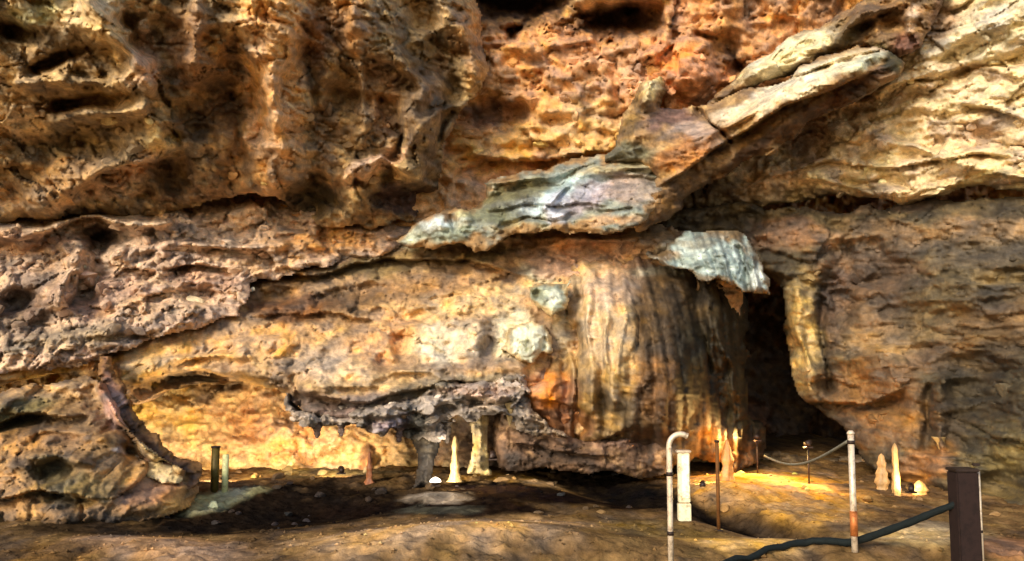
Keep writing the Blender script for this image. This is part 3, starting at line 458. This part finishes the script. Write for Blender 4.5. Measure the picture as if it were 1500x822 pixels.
# --- left foreground rock
lf = body('foreground_boulder', [(-420, 590), (0, 572), (60, 556), (130, 548), (160, 560), (176, 596), (196, 636), (236, 668), (276, 690), (292, 716), (280, 742), (220, 766), (150, 770), (60, 790), (-60, 820), (-420, 860)],
    [(-400, 600, 9.6), (-400, 850, 8), (0, 590, 11), (0, 770, 9.2), (140, 560, 11.6), (200, 740, 9.7), (280, 710, 10.4), (120, 660, 10)],
    feats=[('r', [(0, 590), (60, 566), (140, 560)], 12, .35), ('s', [(-60, 640), (40, 606), (130, 610)], 18, .6), ('r', [(150, 560), (170, 610), (210, 645), (270, 690)], 10, .7), ('s', [(165, 560), (196, 640), (280, 696)], 10, .3), ('r', [(185, 655), (220, 672), (250, 700)], 8, -.5), ('b', 85, 692, 34, 16, -5, -.5), ('r', [(40, 675), (80, 668), (130, 680)], 6, .3), ('s', [(-60, 730), (60, 720), (160, 740)], 14, .5), ('r', [(0, 640), (80, 632), (150, 640)], 7, .2), ('b', 20, 620, 60, 12, -10, -.4)],
    fac=((.2, .6), (.1, .18)), rough=.09, strata=(.26, .2, -.12), cols=((152, 112, 54), (176, 128, 64), (222, 170, 100), (70, 50, 24)), seed=151, thick=1.2, Rm=.4, drop=.5, edge=6,
    patches=[(90, 580, 70, 14, 0, (206, 160, 98), .8), (165, 575, 18, 40, -10, (170, 106, 66), .85), (172, 600, 14, 30, -10, (214, 160, 140), .7), (225, 655, 60, 9, 38, (104, 64, 26), .9), (235, 685, 34, 10, 35, (232, 200, 130), .85), (30, 600, 60, 20, -10, (84, 82, 46), .8), (80, 695, 40, 20, 0, (80, 82, 56), .7), (60, 650, 90, 20, 0, (170, 118, 50), .7), (40, 630, 60, 10, -10, (70, 50, 24), .6), (220, 730, 50, 20, 0, (184, 122, 74), .7), (120, 720, 60, 16, 0, (120, 104, 50), .6), (100, 770, 180, 20, 0, (60, 40, 20), .8), (180, 668, 20, 5, 0, (210, 196, 186), .8)])
tag(lf, 'layered ochre boulder in the left foreground beside the path', 'boulder')

rib = body('rock_rib', [(150, 534), (164, 528), (180, 556), (188, 566), (204, 606), (222, 624), (262, 656), (292, 702), (284, 714), (252, 700), (240, 676), (206, 668), (186, 630), (150, 606), (158, 580)],
    [(150, 530, 11.7), (176, 530, 11.8), (180, 600, 11.2), (190, 620, 11.1), (285, 705, 10.6), (240, 660, 10.8)], fac=((.1, .3), (.06, .12)), rough=.09, strata=(.1, .14, -.7),
    cols=((116, 76, 42), (136, 90, 52), (178, 128, 88), (62, 40, 24)), seed=171, thick=.5, back=True, Rm=.12, drop=.15, step=2, edge=13, rim=((140, 100, 54), 10, .85), patches=[(170, 592, 14, 24, -10, (206, 156, 136), .8), (165, 550, 12, 22, 0, (150, 88, 54), .7), (225, 650, 40, 8, 42, (84, 52, 24), .8)])
tag(rib, 'reddish brown rock rib slanting down between the ochre boulder and the golden hollow', 'rock')
chip = body('ochre_block', [(196, 664), (222, 662), (250, 678), (272, 698), (262, 708), (230, 704), (200, 690)], [(200, 670, 10.7), (265, 700, 10.3), (225, 700, 10.2), (235, 675, 10.6)],
    fac=((.05, .2), (.04, .09)), rough=.06, cols=((214, 178, 110), (226, 192, 124), (240, 214, 156), (150, 112, 60)), seed=173, thick=.3, back=True, Rm=.12, drop=.15, step=2, edge=5)
tag(chip, 'pale golden rock block lying against the lower end of the reddish rib', 'rock')

# ------------------------------------------------------------------ cave floor and path
def floor_z(x, y):
    return (.035 * fbm(x * 5, y * 5, x * 0, 4, 215, True) * np.clip(.7 + fbm(x * .8, y * .8, x * 0, 2, 219), .2, 1.4) + .014 * fbm(x * 17, y * 17, x * 0, 2, 217) + .05 * fbm(x * .6, y * .6, x * 0, 3, 201) + .03 * fbm(x * 2.5, y * 2.5, x * 0, 3, 205))
xs = np.r_[np.linspace(-24, -10, 30)[:-1], np.linspace(-10, 10, 760), np.linspace(10, 24, 30)[1:]]; ys = np.r_[np.linspace(-20, 6, 50)[:-1], np.linspace(6, 16.5, 460), np.linspace(16.6, 30, 20)]
GX, GY = np.meshgrid(xs, ys); GZ = floor_z(GX, GY)
gu, gv = proj(GX, np.maximum(GY, 3), GZ)
def hump(u0, v0, ru, rv, an, h):
    ca, sa = math.cos(R(an)), math.sin(R(an)); du, dv = gu - u0, gv - v0
    return h * np.exp(-(((du * ca + dv * sa) / ru) ** 2 + ((-du * sa + dv * ca) / rv) ** 2) ** 1.3) * (GY > 5)
GZ = GZ + hump(660, 812, 230, 34, -3, .22) + hump(220, 812, 120, 24, 8, .07) + hump(1200, 812, 400, 18, 0, .1)
GZ = GZ - hump(420, 740, 240, 26, -6, .16) - hump(1120, 770, 120, 14, 14, .16) - hump(880, 715, 90, 16, 14, .12) + hump(640, 722, 40, 6, 0, .06)
GZ = GZ + hump(1060, 720, 90, 20, 0, .12)
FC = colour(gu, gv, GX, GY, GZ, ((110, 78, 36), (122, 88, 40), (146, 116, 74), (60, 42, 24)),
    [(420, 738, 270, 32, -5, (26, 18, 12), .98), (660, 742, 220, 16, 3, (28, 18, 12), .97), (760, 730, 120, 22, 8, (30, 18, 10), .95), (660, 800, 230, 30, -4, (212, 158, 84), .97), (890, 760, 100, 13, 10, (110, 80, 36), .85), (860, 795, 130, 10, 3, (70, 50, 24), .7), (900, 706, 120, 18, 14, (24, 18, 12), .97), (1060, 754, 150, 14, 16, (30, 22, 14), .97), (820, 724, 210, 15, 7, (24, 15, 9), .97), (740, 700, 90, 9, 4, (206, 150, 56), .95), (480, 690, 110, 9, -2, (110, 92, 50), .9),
     (330, 725, 60, 8, -10, (176, 166, 116), .9), (640, 722, 50, 9, 0, (190, 164, 130), .7), (640, 745, 60, 8, 0, (78, 74, 58), .8), (1110, 716, 120, 30, 0, (240, 166, 40), .97), (1190, 744, 90, 26, 0, (196, 140, 44), .85), (1120, 765, 90, 16, 14, (70, 50, 26), .9), (1080, 805, 110, 14, 5, (222, 166, 66), .9), (960, 780, 90, 18, 5, (110, 84, 34), .8), (1350, 790, 100, 22, 0, (206, 166, 96), .9), (1480, 805, 60, 16, 0, (168, 108, 52), .8), (240, 805, 130, 26, 5, (190, 138, 82), .8), (60, 815, 90, 20, 0, (104, 72, 32), .8), (130, 775, 120, 14, 0, (50, 36, 20), .9), (920, 722, 130, 10, 14, (22, 16, 10), .97), (1085, 764, 120, 9, 15, (26, 18, 12), .97)], 211, warp=4)  # gold patches paint pools of lamplight into the clay colour
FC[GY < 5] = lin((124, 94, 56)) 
ii = np.arange(GX.size).reshape(GX.shape)
ff = np.stack([ii[:-1, :-1].ravel(), ii[:-1, 1:].ravel(), ii[1:, 1:].ravel(), ii[1:, :-1].ravel()], 1)
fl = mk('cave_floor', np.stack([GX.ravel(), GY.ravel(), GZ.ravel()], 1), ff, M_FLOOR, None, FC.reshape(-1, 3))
tag(fl, 'uneven clay floor of the cave with the dark visitor path', kind='structure')

# ------------------------------------------------------------------ loose stones set in the walls and slopes
import bmesh
def stone_mesh(seed):
    bm = bmesh.new(); bmesh.ops.create_icosphere(bm, subdivisions=2, radius=1)
    rs = random.Random(seed); pl = [(Vector((rs.uniform(-1, 1), rs.uniform(-1, 1), rs.uniform(-1, 1))).normalized(), rs.uniform(.42, .8)) for _ in range(12)]
    for v in bm.verts:
        for n, d in pl:
            k = v.co.dot(n)
            if k > d: v.co -= n * (k - d)
    me = bpy.data.meshes.new('stone'); bm.to_mesh(me); bm.free(); return me
STM = [stone_mesh(i) for i in range(8)]
M_STONE = M_ROCK.copy(); M_STONE.name = 'stone'
_t = M_STONE.node_tree; _at = [n for n in _t.nodes if n.type == 'ATTRIBUTE'][0]; _oi = _t.nodes.new('ShaderNodeObjectInfo')
_vm = [n for n in _t.nodes if n.type == 'VECT_MATH'][0]; _t.links.new(_oi.outputs['Color'], _vm.inputs[0]); _t.nodes.remove(_at)
for _m in STM: _m.materials.append(M_STONE)
def stones(key, n, box, size, cs, seed, polyt=None):
    o, U, V, Y, used, C = BODY[key]; rs = random.Random(seed); k = 0; tries = 0; metas = {}
    while k < n and tries < n * 20:
        tries += 1; u = rs.uniform(box[0], box[2]); v = rs.uniform(box[1], box[3])
        j = int((u - U[0, 0]) / (U[0, 1] - U[0, 0])); i = int((v - V[0, 0]) / (V[1, 0] - V[0, 0]))
        if not (0 <= i < U.shape[0] and 0 <= j < U.shape[1]) or not used[i, j]: continue
        yy = Y[i, j]; s = rs.uniform(*size) * rs.choice((.6, .8, 1, 1.3)); p = pt(u, v, yy + s * .3); lc = np.clip(C[i, j] * rs.uniform(.75, 1.35), .01, .75)
        q = bpy.data.objects.new('stone', STM[rs.randrange(8)]); col.objects.link(q); q.color = (*lc, 1); q.parent = o; q.location = p
        q.scale = (s * rs.uniform(.8, 1.7), s * rs.uniform(.7, 1.1), s * rs.uniform(.45, .8)); q.rotation_euler = (rs.uniform(-.5, .5), rs.uniform(-.5, .5), rs.uniform(0, 3)); k += 1
stones('rubble_slope', 150, (-100, 330, 400, 530), (.06, .15), [(190, 152, 116), (140, 106, 82), (224, 188, 144), (110, 92, 78)], 1)
stones(back.name, 70, (640, 60, 1090, 230), (.07, .16), [(206, 148, 78), (224, 176, 104), (170, 104, 48)], 2)
stones(wr.name, 90, (1100, 110, 1560, 290), (.05, .12), [(226, 196, 136), (242, 222, 168), (196, 152, 106)], 3)
stones(wl.name, 70, (1180, 310, 1560, 640), (.05, .12), [(146, 108, 66), (180, 138, 88), (104, 78, 50)], 4)
stones(ceil.name, 60, (-60, 150, 660, 310), (.06, .14), [(150, 110, 66), (190, 148, 96), (110, 80, 46)], 5)
stones('overhanging_ledge', 36, (430, 560, 760, 640), (.05, .1), [(150, 122, 108), (186, 156, 140), (104, 84, 72)], 6)

def scatter_gravel(n, seed):
    rs = np.random.RandomState(seed); V_ = []; F_ = []; C_ = []
    base = np.array([(1, 0, 0), (-.8, .3, 0), (.2, 1, 0), (-.1, -1, .1), (.1, .1, .8), (0, 0, -.6)]); fc = [(0, 2, 4), (2, 1, 4), (1, 3, 4), (3, 0, 4), (2, 0, 5), (1, 2, 5), (3, 1, 5), (0, 3, 5)]
    yy = 6.5 + 8 * rs.rand(n) ** 1.4; xx = (rs.rand(n) * 2 - 1) * (yy * .62)
    dens = fbm(xx * .7, yy * .7, xx * 0, 3, 231); keep = dens > -.15 ; xx = xx[keep]; yy = yy[keep]
    j = np.clip(np.searchsorted(xs, xx), 0, len(xs) - 1); i = np.clip(np.searchsorted(ys, yy), 0, len(ys) - 1)
    for k in range(len(xx)):
        sz = .006 + .022 * rs.rand() ** 3; a = rs.rand() * 6; ca, sa = math.cos(a), math.sin(a); b_ = base * (1 + .3 * rs.randn(6, 1)) * sz
        rt = np.stack([b_[:, 0] * ca - b_[:, 1] * sa, b_[:, 0] * sa + b_[:, 1] * ca, b_[:, 2] * .8], 1) + (xx[k], yy[k], GZ[i[k], j[k]] + sz * .2)
        F_.append(np.array(fc) + 6 * k); V_.append(rt); C_.append(np.repeat(FC[i[k], j[k]][None] * (.6 + .6 * rs.rand()), 6, 0))
    o = mk('gravel', np.concatenate(V_), np.concatenate(F_), M_FLOOR, None, np.clip(np.concatenate(C_), .005, .6), smooth=False)
    tag(o, 'grit and small broken stones scattered over the cave floor', 'gravel', kind='stuff')
scatter_gravel(5000, 5)
rs_ = random.Random(77)
for k in range(110):
    u = rs_.choice([rs_.uniform(180, 460), rs_.uniform(450, 900), rs_.uniform(860, 1500)]); v = rs_.uniform(695, 760); g_x, g_y, g_z = ray(u, v); t_ = -CZ / g_z
    if rs_.random() < .5: v = rs_.uniform(690, 712); g_x, g_y, g_z = ray(u, v); t_ = -CZ / g_z
    px, py = g_x * t_, g_y * t_; j = int(np.searchsorted(xs, px)); i = int(np.searchsorted(ys, py)); sz = rs_.uniform(.02, .07) * rs_.choice((.6, 1, 1, 1.5))
    q = bpy.data.objects.new('stone', STM[rs_.randrange(8)]); col.objects.link(q); q.parent = fl; q.location = (px, py, float(GZ[i, j]) + sz * .2)
    q.color = (*np.clip(FC[i, j] * rs_.uniform(.9, 1.7), .01, .6), 1); q.scale = (sz * rs_.uniform(1, 1.6), sz, sz * rs_.uniform(.5, .8)); q.rotation_euler = (rs_.uniform(-.3, .3), rs_.uniform(-.3, .3), rs_.uniform(0, 6))

# ------------------------------------------------------------------ tubes, lathes
def tube_geo(pts, r, n=10, caps=True):
    V_, F_ = [], []; pts = [Vector(p) for p in pts]
    for i, p in enumerate(pts):
        t = (pts[min(i + 1, len(pts) - 1)] - pts[max(i - 1, 0)]).normalized()
        a = t.cross(Vector((0.13, .99, .07))); a.normalize(); b = t.cross(a)
        rr = r[i] if hasattr(r, '__len__') else r
        for k in range(n):
            an = 2 * math.pi * k / n; V_.append(p + (a * math.cos(an) + b * math.sin(an)) * rr)
    for i in range(len(pts) - 1):
        for k in range(n): F_.append((i * n + k, i * n + (k + 1) % n, (i + 1) * n + (k + 1) % n, (i + 1) * n + k))
    if caps: F_ += [tuple(range(n))[::-1], tuple((len(pts) - 1) * n + k for k in range(n))]
    return V_, F_
def tube(name, pts, r, mat, parent=None, n=10):
    v, f = tube_geo(pts, r, n); o = mk(name, v, f, mat, parent); return o
def box(name, c, s, mat, parent=None, bev=.006):
    bm = bmesh.new(); bmesh.ops.create_cube(bm, size=1)
    for v in bm.verts: v.co = Vector((v.co.x * s[0] + c[0], v.co.y * s[1] + c[1], v.co.z * s[2] + c[2]))
    bmesh.ops.bevel(bm, geom=bm.edges[:], offset=bev, segments=2, affect='EDGES')
    me = bpy.data.meshes.new(name); bm.to_mesh(me); bm.free(); me.materials.append(mat)
    o = bpy.data.objects.new(name, me); col.objects.link(o); o.parent = parent; return o
def ground(u, v):     # where the ray meets the floor
    x, y, z = ray(u, v); k = -CZ / z; return Vector((x * k, y * k, 0))
def spike(name, base, h, r0, mat, cc, seed, parent=None, down=False, lean=(0, 0)):
    n = 20; m = 30; rs = np.random.RandomState(seed); V_ = []; ph = rs.rand(8) * 6
    for i in range(m + 1):
        t = i / m; rr = r0 * ((1 - t ** 5) ** .5 * .6 + .36 * (1 - t) ** 2 + .7 * math.exp(-t * 16)) * (1 + .14 * math.sin(t * 13 + ph[0]) + .1 * math.sin(t * 29 + ph[1])) + .004
        for k in range(n):
            a = 2 * math.pi * k / n; q = rr * (1 + .14 * math.sin(2 * a + ph[2] + t * 5) + .1 * math.sin(5 * a + ph[3] - t * 3) + .08 * rs.uniform(-1, 1))
            V_.append((q * math.cos(a) + lean[0] * t * h, q * math.sin(a) + lean[1] * t * h, (-t if down else t) * h))
    V_.append((lean[0] * h, lean[1] * h, (-h if down else h) * 1.01)); F_ = []
    for i in range(m):
        for k in range(n): F_.append((i * n + k, i * n + (k + 1) % n, (i + 1) * n + (k + 1) % n, (i + 1) * n + k))
    for k in range(n): F_.append((m * n + k, m * n + (k + 1) % n, (m + 1) * n))
    F_.append(tuple(range(n))[::-1])
    if down: F_ = [f[::-1] for f in F_]
    va = np.array(V_); x, y, z = va.T; q = fbm(x * 9, y * 9, z * 3, 3, seed)
    C_ = lin(cc)[None] * (1 + .45 * q[:, None])
    o = mk(name, V_, F_, mat, parent, C_); o.location = base; return o

# stalagmites
def wall_Y(key, u, v):
    o, U, V, Y, used, C = BODY[key]; j = int((u - U[0, 0]) / (U[0, 1] - U[0, 0])); i = int((v - V[0, 0]) / (V[1, 0] - V[0, 0])); return float(Y[i, j])
def stalag(u, vb, Y, h, r0, cc, lab, seed, mat=M_CALC, group=None, lean=(0, 0)):
    b = pt(u, vb, Y); o = spike('stalagmite', b - Vector((0, 0, .05)), h + .05, r0, mat, cc, seed, lean=lean); tag(o, lab, 'stalagmite', group); return o
stalag(1293, 722, 11.7, .5, .085, (178, 140, 92), 'left one of two pale slim stalagmites standing behind the railing', 1)
stalag(1314, 735, 11.3, .72, .06, (190, 148, 92), 'taller right one of two pale slim stalagmites standing behind the railing', 2)
stalag(666, 700, 12.2, .56, .07, (160, 130, 80), 'thin cream stalagmite between the dark pillar and the olive pillar', 3)
stalag(1066, 712, 11.75, .6, .09, (160, 110, 56), 'small orange stalagmite at the foot of the ribbed column', 4)
stalag(541, 706, 12.6, .42, .05, (150, 92, 56), 'thin brown stalagmite in front of the golden hollow wall', 5)
stalag(1348, 735, 11.3, .26, .12, (206, 156, 90), 'stubby tan stalagmite beside the dark post', 6)
o = spike('stalactite', pt(1374, 640, wall_Y(wl.name, 1374, 640) + .02), .55, .055, M_CALC, (150, 122, 76), 10, down=True, lean=(.3, -.1)); tag(o, 'thin pale stalactite slanting down above the dark post', 'stalactite')
for i, (u, v, L_, r_, cc) in enumerate([(465, 632, .22, .06, (120, 96, 80)), (500, 636, .16, .05, (110, 90, 80)), (585, 640, .2, .06, (90, 72, 66)), (655, 632, .3, .06, (70, 60, 50)), (747, 604, .3, .05, (140, 118, 78))]):
    o = spike('stalactite', pt(u, v - 14, wall_Y('overhanging_ledge', u, v - 18) + .1), L_, r_, M_ROCK, cc, 20 + i, down=True)
    tag(o, ['leftmost short stalactite under the purple grey ledge', 'second short stalactite from the left under the ledge', 'short stalactite just left of the dark pillar', 'stalactite in the gap right of the dark pillar', 'short stalactite right of the olive pillar'][i], 'stalactite', 'short stalactites under the ledge')

# ------------------------------------------------------------------ railing, panel, posts
def arc(c, r, a0, a1, n, ex, ez):
    return [c + ex * math.cos(R(a0 + (a1 - a0) * i / n)) * r + ez * math.sin(R(a0 + (a1 - a0) * i / n)) * r for i in range(n + 1)]
X_, Z_ = Vector((1, 0, 0)), Vector((0, 0, 1))
# hooped handrail post
Yh = 7.0; b = pt(983, 830, Yh); b.z = 0; top = pt(983, 636, Yh); hr = empty('railing_post', b)
tag(hr, 'pale steel railing post with a hooked top beside the white panel', 'railing post')
pts = [Vector((0, 0, -.05)), Vector((0, 0, .4)), Vector((0, 0, top.z - .09))] + arc(Vector((.09, 0, top.z - .09)), .09, 180, 60, 8, X_, Z_)
tube('tube', pts, .022, M_STEEL, hr); tube('base_flange', [Vector((0, 0, -.01)), Vector((0, 0, .015))], .05, M_STEEL, hr, 16)
tube('end_cap', [pts[-1], pts[-1] + (pts[-1] - pts[-2]).normalized() * .012], .024, M_STEEL, hr)
for zz in (.3, .75): tube('clamp_ring', [Vector((0, 0, zz)), Vector((0, 0, zz + .03))], .026, M_DARKM, hr, 16)
for k in range(4): tube('bolt', [Vector((.04 * math.cos(k * 1.57 + .8), .04 * math.sin(k * 1.57 + .8), .01)), Vector((.04 * math.cos(k * 1.57 + .8), .04 * math.sin(k * 1.57 + .8), .03))], .007, M_DARKM, hr, 6)
# white panel
Yp = 9.4; b = pt(1003, 788, Yp); b.z = 0; pn = empty('lit_bollard', b); tag(pn, 'white upright box light standing behind the hooked railing post', 'lamp')
ztop = pt(1003, 662, Yp).z; box('lower_box', (0, 0, .09), (.13, .09, .18), M_PALE, pn); box('housing', (0, 0, .18 + (ztop - .18) / 2), (.12, .07, ztop - .2), M_PALE, pn)
box('lens', (.012, -.042, .2 + (ztop - .2) * .5), (.075, .012, (ztop - .2) * .86), plain('milky_lens', (240, 226, 180), .4, 0, (255, 236, 190), .15), pn, .003); box('cap', (0, 0, ztop + .006), (.15, .1, .025), M_STEEL, pn)
# thin brown post
b = ground(1053, 780); p2 = empty('thin_post', b); zt = pt(1053, 648, b.y).z; tag(p2, 'thin dark brown post right of the white box light', 'post')
tube('shaft', [Vector((0, 0, -.05)), Vector((0, 0, zt))], .018, plain('rusty_iron', (104, 66, 30), .7, .3), p2); tube('cap', [Vector((0, 0, zt)), Vector((0, 0, zt + .02))], .024, M_DARKM, p2); tube('collar', [Vector((0, 0, 0)), Vector((0, 0, .03))], .04, M_DARKM, p2)
# railing post with rope
Yr = 7.4; b = pt(1252, 800, Yr); b.z = 0; rp = empty('rope_post', b); zt = pt(1252, 636, Yr).z; tag(rp, 'steel rope post in front of the dark passage with the rope tied at its top', 'post')
tube('shaft', [Vector((0, 0, -.05)), Vector((0, 0, zt))], .026, M_STEEL, rp, 14); tube('finial', [Vector((0, 0, zt)), Vector((0, 0, zt + .012)), Vector((0, 0, zt + .03))], [.032, .032, .015], M_STEEL, rp, 14)
tube('sleeve', [Vector((0, 0, .22)), Vector((0, 0, .42))], .031, plain('copper_sleeve', (170, 100, 50), .5, .3), rp, 14)
tube('rope_ring', [Vector((0, 0, zt - .08)), Vector((0, 0, zt - .05))], .031, M_DARKM, rp, 14); tube('base_flange', [Vector((0, 0, -.03)), Vector((0, 0, .05))], .075, M_DARKM, rp, 16)
p0 = pt(1246, 644, Yr); p1 = pt(1120, 668, 12.0); rope = []
for i in range(25):
    t = i / 24; p = p0.lerp(p1, t); p.z -= .28 * math.sin(math.pi * t) * .55; rope.append(p)
o = tube('rope', rope, .013, M_ROPE, None, 8); tag(o, 'slack grey rope running from the rope post to the ribbed column', 'rope')
# dark post right with bright rail edge
b = pt(1420, 905, 6.9); b.z = 0; dp = empty('dark_post', b); zt = pt(1420, 690, 6.9).z; tag(dp, 'thick dark wooden post with a thin steel rod on its right side', 'post')
box('post_body', (0, 0, zt / 2 - .02), (.17, .16, zt + .04), plain('dark_wood', (34, 20, 15), .8), dp, .01); box('top_plate', (0, 0, zt + .012), (.185, .175, .022), M_DARKM, dp)
tube('rod', [Vector((.112, -.02, -.05)), Vector((.112, -.02, zt + .0))], .011, M_STEEL, dp, 8)
for zz in (.35, .85): box('bracket', (.095, -.02, zz), (.05, .03, .02), M_DARKM, dp, .003)
# dark green hose from path to the post
hp = [ground(1020, 850) + Vector((0, 0, .03)), ground(1110, 826) + Vector((0, 0, .03)), pt(1180, 810, 7.7), pt(1250, 794, 7.5), pt(1320, 770, 7.2), pt(1370, 750, 7.0), pt(1412, 734, 6.85)]
sm = []
for i in range(len(hp) - 1):
    for k in range(6):
        t = k / 6; a0 = hp[max(i - 1, 0)]; a1 = hp[i]; a2 = hp[i + 1]; a3 = hp[min(i + 2, len(hp) - 1)]
        sm.append(.5 * ((2 * a1) + (a2 - a0) * t + (2 * a0 - 5 * a1 + 4 * a2 - a3) * t * t + (3 * a1 - a0 - 3 * a2 + a3) * t ** 3))
sm.append(hp[-1])
for p in sm:
    j = min(int(np.searchsorted(xs, p.x)), len(xs) - 1); i = min(int(np.searchsorted(ys, p.y)), len(ys) - 1); p.z = max(p.z, float(GZ[i, j]) + .035)
o = tube('handrail_hose', sm, [.022 + .009 * math.sin(i / len(sm) * 3.1) + .002 * math.sin(i * 2.3) for i in range(len(sm))], M_TEAL, None, 12); tag(o, 'thick dark green hose rising from the path to the dark post', 'hose')
# small post on the left
b = ground(314, 722); lp = empty('small_post', b); zt = pt(314, 656, b.y).z; tag(lp, 'small dark post before the golden hollow on the left', 'post')
tube('shaft', [Vector((0, 0, -.05)), Vector((0, 0, zt))], .05, plain('olive_metal', (80, 66, 26), .5, .2), lp, 12); tube('cap', [Vector((0, 0, zt)), Vector((0, 0, zt + .02))], .058, M_DARKM, lp, 12)
tube('side_tube', [Vector((.13, 0, -.02)), Vector((.13, 0, zt * .85))], .04, plain('pale_green_tube', (190, 186, 130), .4), lp, 12)

# ------------------------------------------------------------------ cave lamps, golden-area ones added as guesses at hidden fixtures
def lamp(u, v, Y, aim, power, lab, colr=(1, .78, .46), size=110, glow=True, z=None, r=.05):
    p = pt(u, v, Y)
    if z is not None: p.z = z
    t = empty('cave_lamp', p); tag(t, lab, 'lamp')
    bm = box('foot', (0, 0, -.05), (.12, .08, .02), M_DARKM, t, .004)
    d = (aim - p).normalized(); q = d.to_track_quat('-Z', 'Y')
    h = tube('housing', [-d * .06, d * .03], [.03, .05], M_DARKM, t, 14)
    if glow: tube('lens', [d * .03, d * .036], .045, M_GLOW, t, 14)
    l = bpy.data.lights.new('lamp_light', 'SPOT'); l.energy = power; l.color = colr; l.spot_size = R(size); l.spot_blend = .6; l.shadow_soft_size = r
    o = bpy.data.objects.new('lamp_light', l); col.objects.link(o); o.parent = t; o.location = d * .06; o.rotation_euler = q.to_euler()
    return t
lamp(330, 716, 12.3, pt(300, 600, 14.2), 115, 'small added spotlight on the floor shining into the golden hollow', z=.12, size=150)
lamp(500, 700, 12.9, pt(470, 640, 14.4), 60, 'small added spotlight in the middle of the golden hollow', z=.12, size=140)
lamp(215, 660, 12.6, pt(240, 590, 14.2), 26, 'small added spotlight hidden behind the layered ochre boulder', z=.15, size=140, glow=False)
t_ = lamp(638, 716, 11.6, pt(690, 660, 12.6), 50, 'bright white spotlight at the foot of the dark pillar', (1, .9, .75), z=.12)
dm = [Vector((0, -.03, .0 + .015 * i)) for i in range(5)]
tube('dome', dm, [.075, .072, .062, .042, .012], M_GLOW, t_, 16)
lamp(722, 688, 12.1, pt(730, 720, 11.9), 45, 'added low lamp lighting the yellow floor beside the olive pillar', glow=False, z=.4, size=150)
lamp(1030, 720, 11.3, pt(1060, 680, 12.6), 24, 'floor spotlight aimed at the foot of the ribbed column', z=.12, size=130)
for (lu, lY, la, lab_) in [(1185, 12.2, (1120, 715, 11.7), 'added stemmed lamp left of the rope post lighting the golden floor'), (1110, 13.3, (1090, 700, 12.6), 'added stemmed lamp in the mouth of the dark passage lighting the golden floor')]:  # both lamps and their stems are added to brighten the floor
    t_ = lamp(lu, 700, lY, pt(*la), 95, lab_, z=.55, size=165, glow=False, colr=(1, .62, .2))
    tube('stem', [Vector((0, 0, -.6)), Vector((0, 0, -.05))], .012, M_DARKM, t_, 8)
lamp(1335, 735, 11.0, pt(1300, 640, 12.6), 22, 'floor spotlight below the two pale stalagmites', z=.12, size=130)
